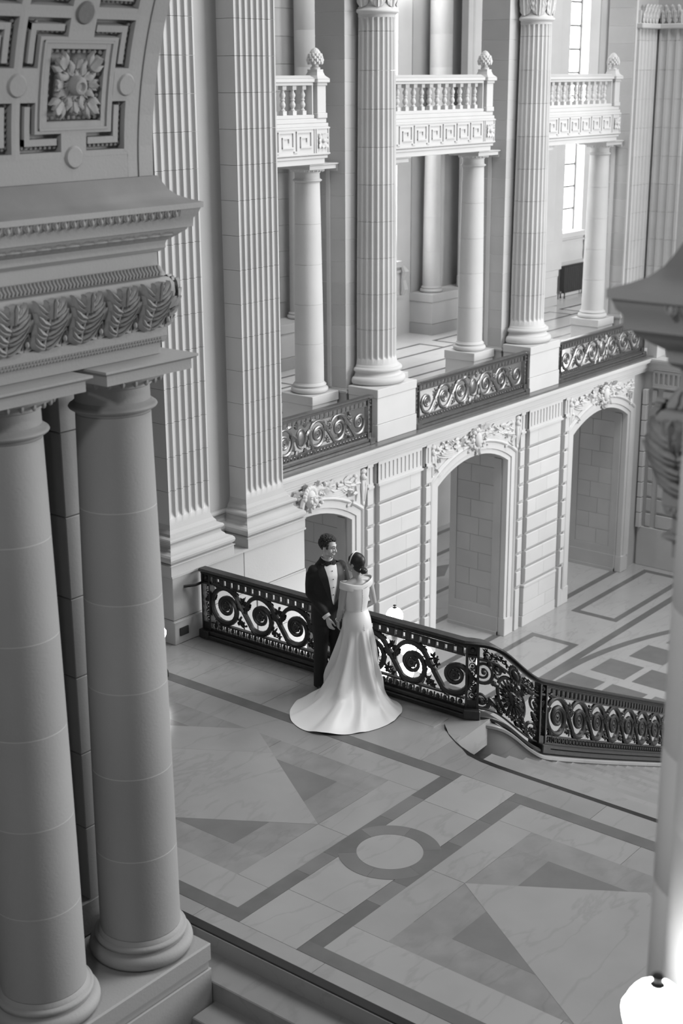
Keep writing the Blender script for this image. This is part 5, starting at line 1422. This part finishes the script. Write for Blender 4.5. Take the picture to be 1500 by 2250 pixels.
for i in range(26):
    t = i/25; z = 1.315-.46*t
    y = bod(0, max(0, min(1, (z-1.03)/.28)))[1]-.003 if z > 1.03 else -.112-.055*min(1, (1.03-z)/.15)
    bt.ball((.006*sin(t*5), y, z), .0052, 6, 4)
P(bt, 'back_buttons', PEARL, bride, True)
# skirt and train
Mw = Matrix.Translation((BX, BY, 0)) @ rotz(BA-pi/2); Mi = Mw.inverted()
HEM = [(11.46, 9.15), (11.30, 9.20), (11.12, 9.36), (10.9, 9.40), (10.68, 9.31), (10.48, 9.14), (10.39, 8.93), (10.39, 8.74), (10.47, 8.56), (10.58, 8.44), (10.72, 8.34), (10.90, 8.27), (11.14, 8.24), (11.36, 8.30), (11.50, 8.40), (11.57, 8.52), (11.575, 8.75), (11.57, 9.0), (11.55, 9.12)]
hl = [(Mi @ Vector((x, y, 0))) for x, y in HEM]; hl = [(v.x, v.y) for v in hl]
def hemR(th):
    d = (cos(th), sin(th)); best = None
    for (ax, ay), (bx_, by_) in zip(hl, hl[1:]+hl[:1]):
        ex, ey = bx_-ax, by_-ay; den = d[0]*ey-d[1]*ex
        if abs(den) < 1e-9: continue
        t = (ax*ey-ay*ex)/den; u = (ax*d[1]-ay*d[0])/den
        if t > 0 and -1e-6 <= u <= 1+1e-6: best = max(best or 0, t)
    return best or .3
NT = 168
RH = [hemR(2*pi*j/NT) for j in range(NT)]
for _ in range(5): RH = [(RH[j-1]+2*RH[j]+RH[(j+1) % NT])/4 for j in range(NT)]
def skirt(a, t):
    j = int(round(a*NT)) % NT; th = 2*pi*a; Rm = RH[j]
    hx, hy = .168, .150
    if t < .22:
        q = t/.22; z = 1.05-.20*q; e = sin(q*pi/2)
        rx = .128+(hx-.128)*e; ry = .112+(hy-.112)*e; 
        return (rx*cos(th), ry*sin(th)-.012*e, z)
    q = (t-.22)/.78
    rh = sqrt((hx*cos(th))**2+(hy*sin(th))**2)
    ext = max(0, Rm-.42)
    p0 = (rh, .85); p1 = (rh+.05, .50); p2 = (rh+.09+.16*min(.4, ext)+.12*ext, .0+.02*min(1, ext)); p3 = (Rm, .008)
    c0, c1, c2, c3 = (1-q)**3, 3*q*(1-q)**2, 3*q*q*(1-q), q**3
    r = c0*p0[0]+c1*p1[0]+c2*p2[0]+c3*p3[0]; z = c0*p0[1]+c1*p1[1]+c2*p2[1]+c3*p3[1]
    # folds: deep drapes fanning from the waist, fading towards the flat hem
    env = min(1, q*2.2)*(1-.72*max(0, q-.55)/.45)
    f0 = cos(8*th+1.4*sin(th*2)+1.6*q); f = .058*(abs(f0)**.7*(1 if f0 > 0 else -1))+.026*cos(15*th+1.7-2*q)+.014*cos(5*th+.6)
    fall = max(0, min(1, z/.30)); fall = fall*fall*(3-2*fall)
    r2 = r+f*env*(.10+.90*fall)
    zz = z+(1-fall)*min(1, ext*2.2)*max(0, 1-((q-.78)/.26)**2)*(.085*max(0, cos(6*th+1.1+1.5*q))**3+.035*max(0, cos(13*th+3*q))**3)
    lim = None
    x, y = r2*cos(th), r2*sin(th)-.012*(1-q)
    w = Mw @ Vector((x, y, 0))
    if w.x > 11.575:
        w.x = 11.575; l_ = Mi @ w; x, y = l_.x, l_.y
    return (x, y, max(.006, zz))
sk = MB(); sk.grid(skirt, NT, 60)
P(sk, 'skirt', DRESS, bride, 'full')
def bm_(p): return tuple(BH @ (Vector(p)*.92))
hb = MB()
hb.ball((0, -.018, .036), .103, 22, 16, (.83, 1.0, .98)); hb.ball((0, -.05, -.02), .078, 18, 12, (.92, .85, .95)); hb.ball((0, -.075, -.055), .045, 12, 10)
for s in (-1, 1): hb.ball((s*.055, .03, .05), .045, 12, 10, (.75, 1.0, .9)); hb.ball((s*.070, .0, .02), .028, 10, 8, (.5, 1, 1.2))
for i in range(len(hb.v)):
    x, y, z = hb.v[i]
    if y > .055: hb.v[i] = (x, .055+(y-.055)*.3, z+.02)
hm2 = MB(); hm2.join(hb, lambda *p: BH @ (Vector(p)*.92))
organic(hm2, 'hair', HAIRD, bride, .005, 2)
bu = MB()
bu.ball((0, -.125, -.062), .042, 14, 10, (1.15, .95, .85))
for q in range(9):
    a = q*.7; bu.tube([(.03*cos(a+k*.5), -.125+.012*sin(k), -.062+.03*sin(a+k*.5)) for k in range(5)], [.008, .014, .016, .014, .008], 6)
bu2 = MB(); bu2.join(bu, lambda *p: BH @ (Vector(p)*.92)); P(bu2, 'hair_bun', HAIRD, bride, True)
b = MB(); b.tube([bm_((.089*cos(a), .026-.012*sin(a), .03+.112*sin(a))) for a in [radians(-8)+q*radians(196)/20 for q in range(21)]], .0062, 8, up=(0, 1, 0)); P(b, 'headband', PEARL, bride, True, 'white pearl headband')
b = MB()
for q in range(12):
    a = radians(10+14.5*q); b.ball(bm_((.044*cos(a), -.098-.004*sin(a), -.052+.042*sin(a))), .0062, 6, 5)
P(b, 'bun_pearls', PEARL, bride, True)
b = MB(); b.ball(bm_((-.080, -.006, -.052)), .005, 6, 5); b.ball(bm_((-.080, -.006, -.066)), .0065, 6, 5); P(b, 'earring', PEARL, bride, True)
b = MB(); b.tube([(-.125+.028*cos(a), .168+.02*sin(a), .897+.016*sin(a)) for a in [q*pi/8 for q in range(17)]], .004, 6); P(b, 'bracelet', PEARL, bride, True)
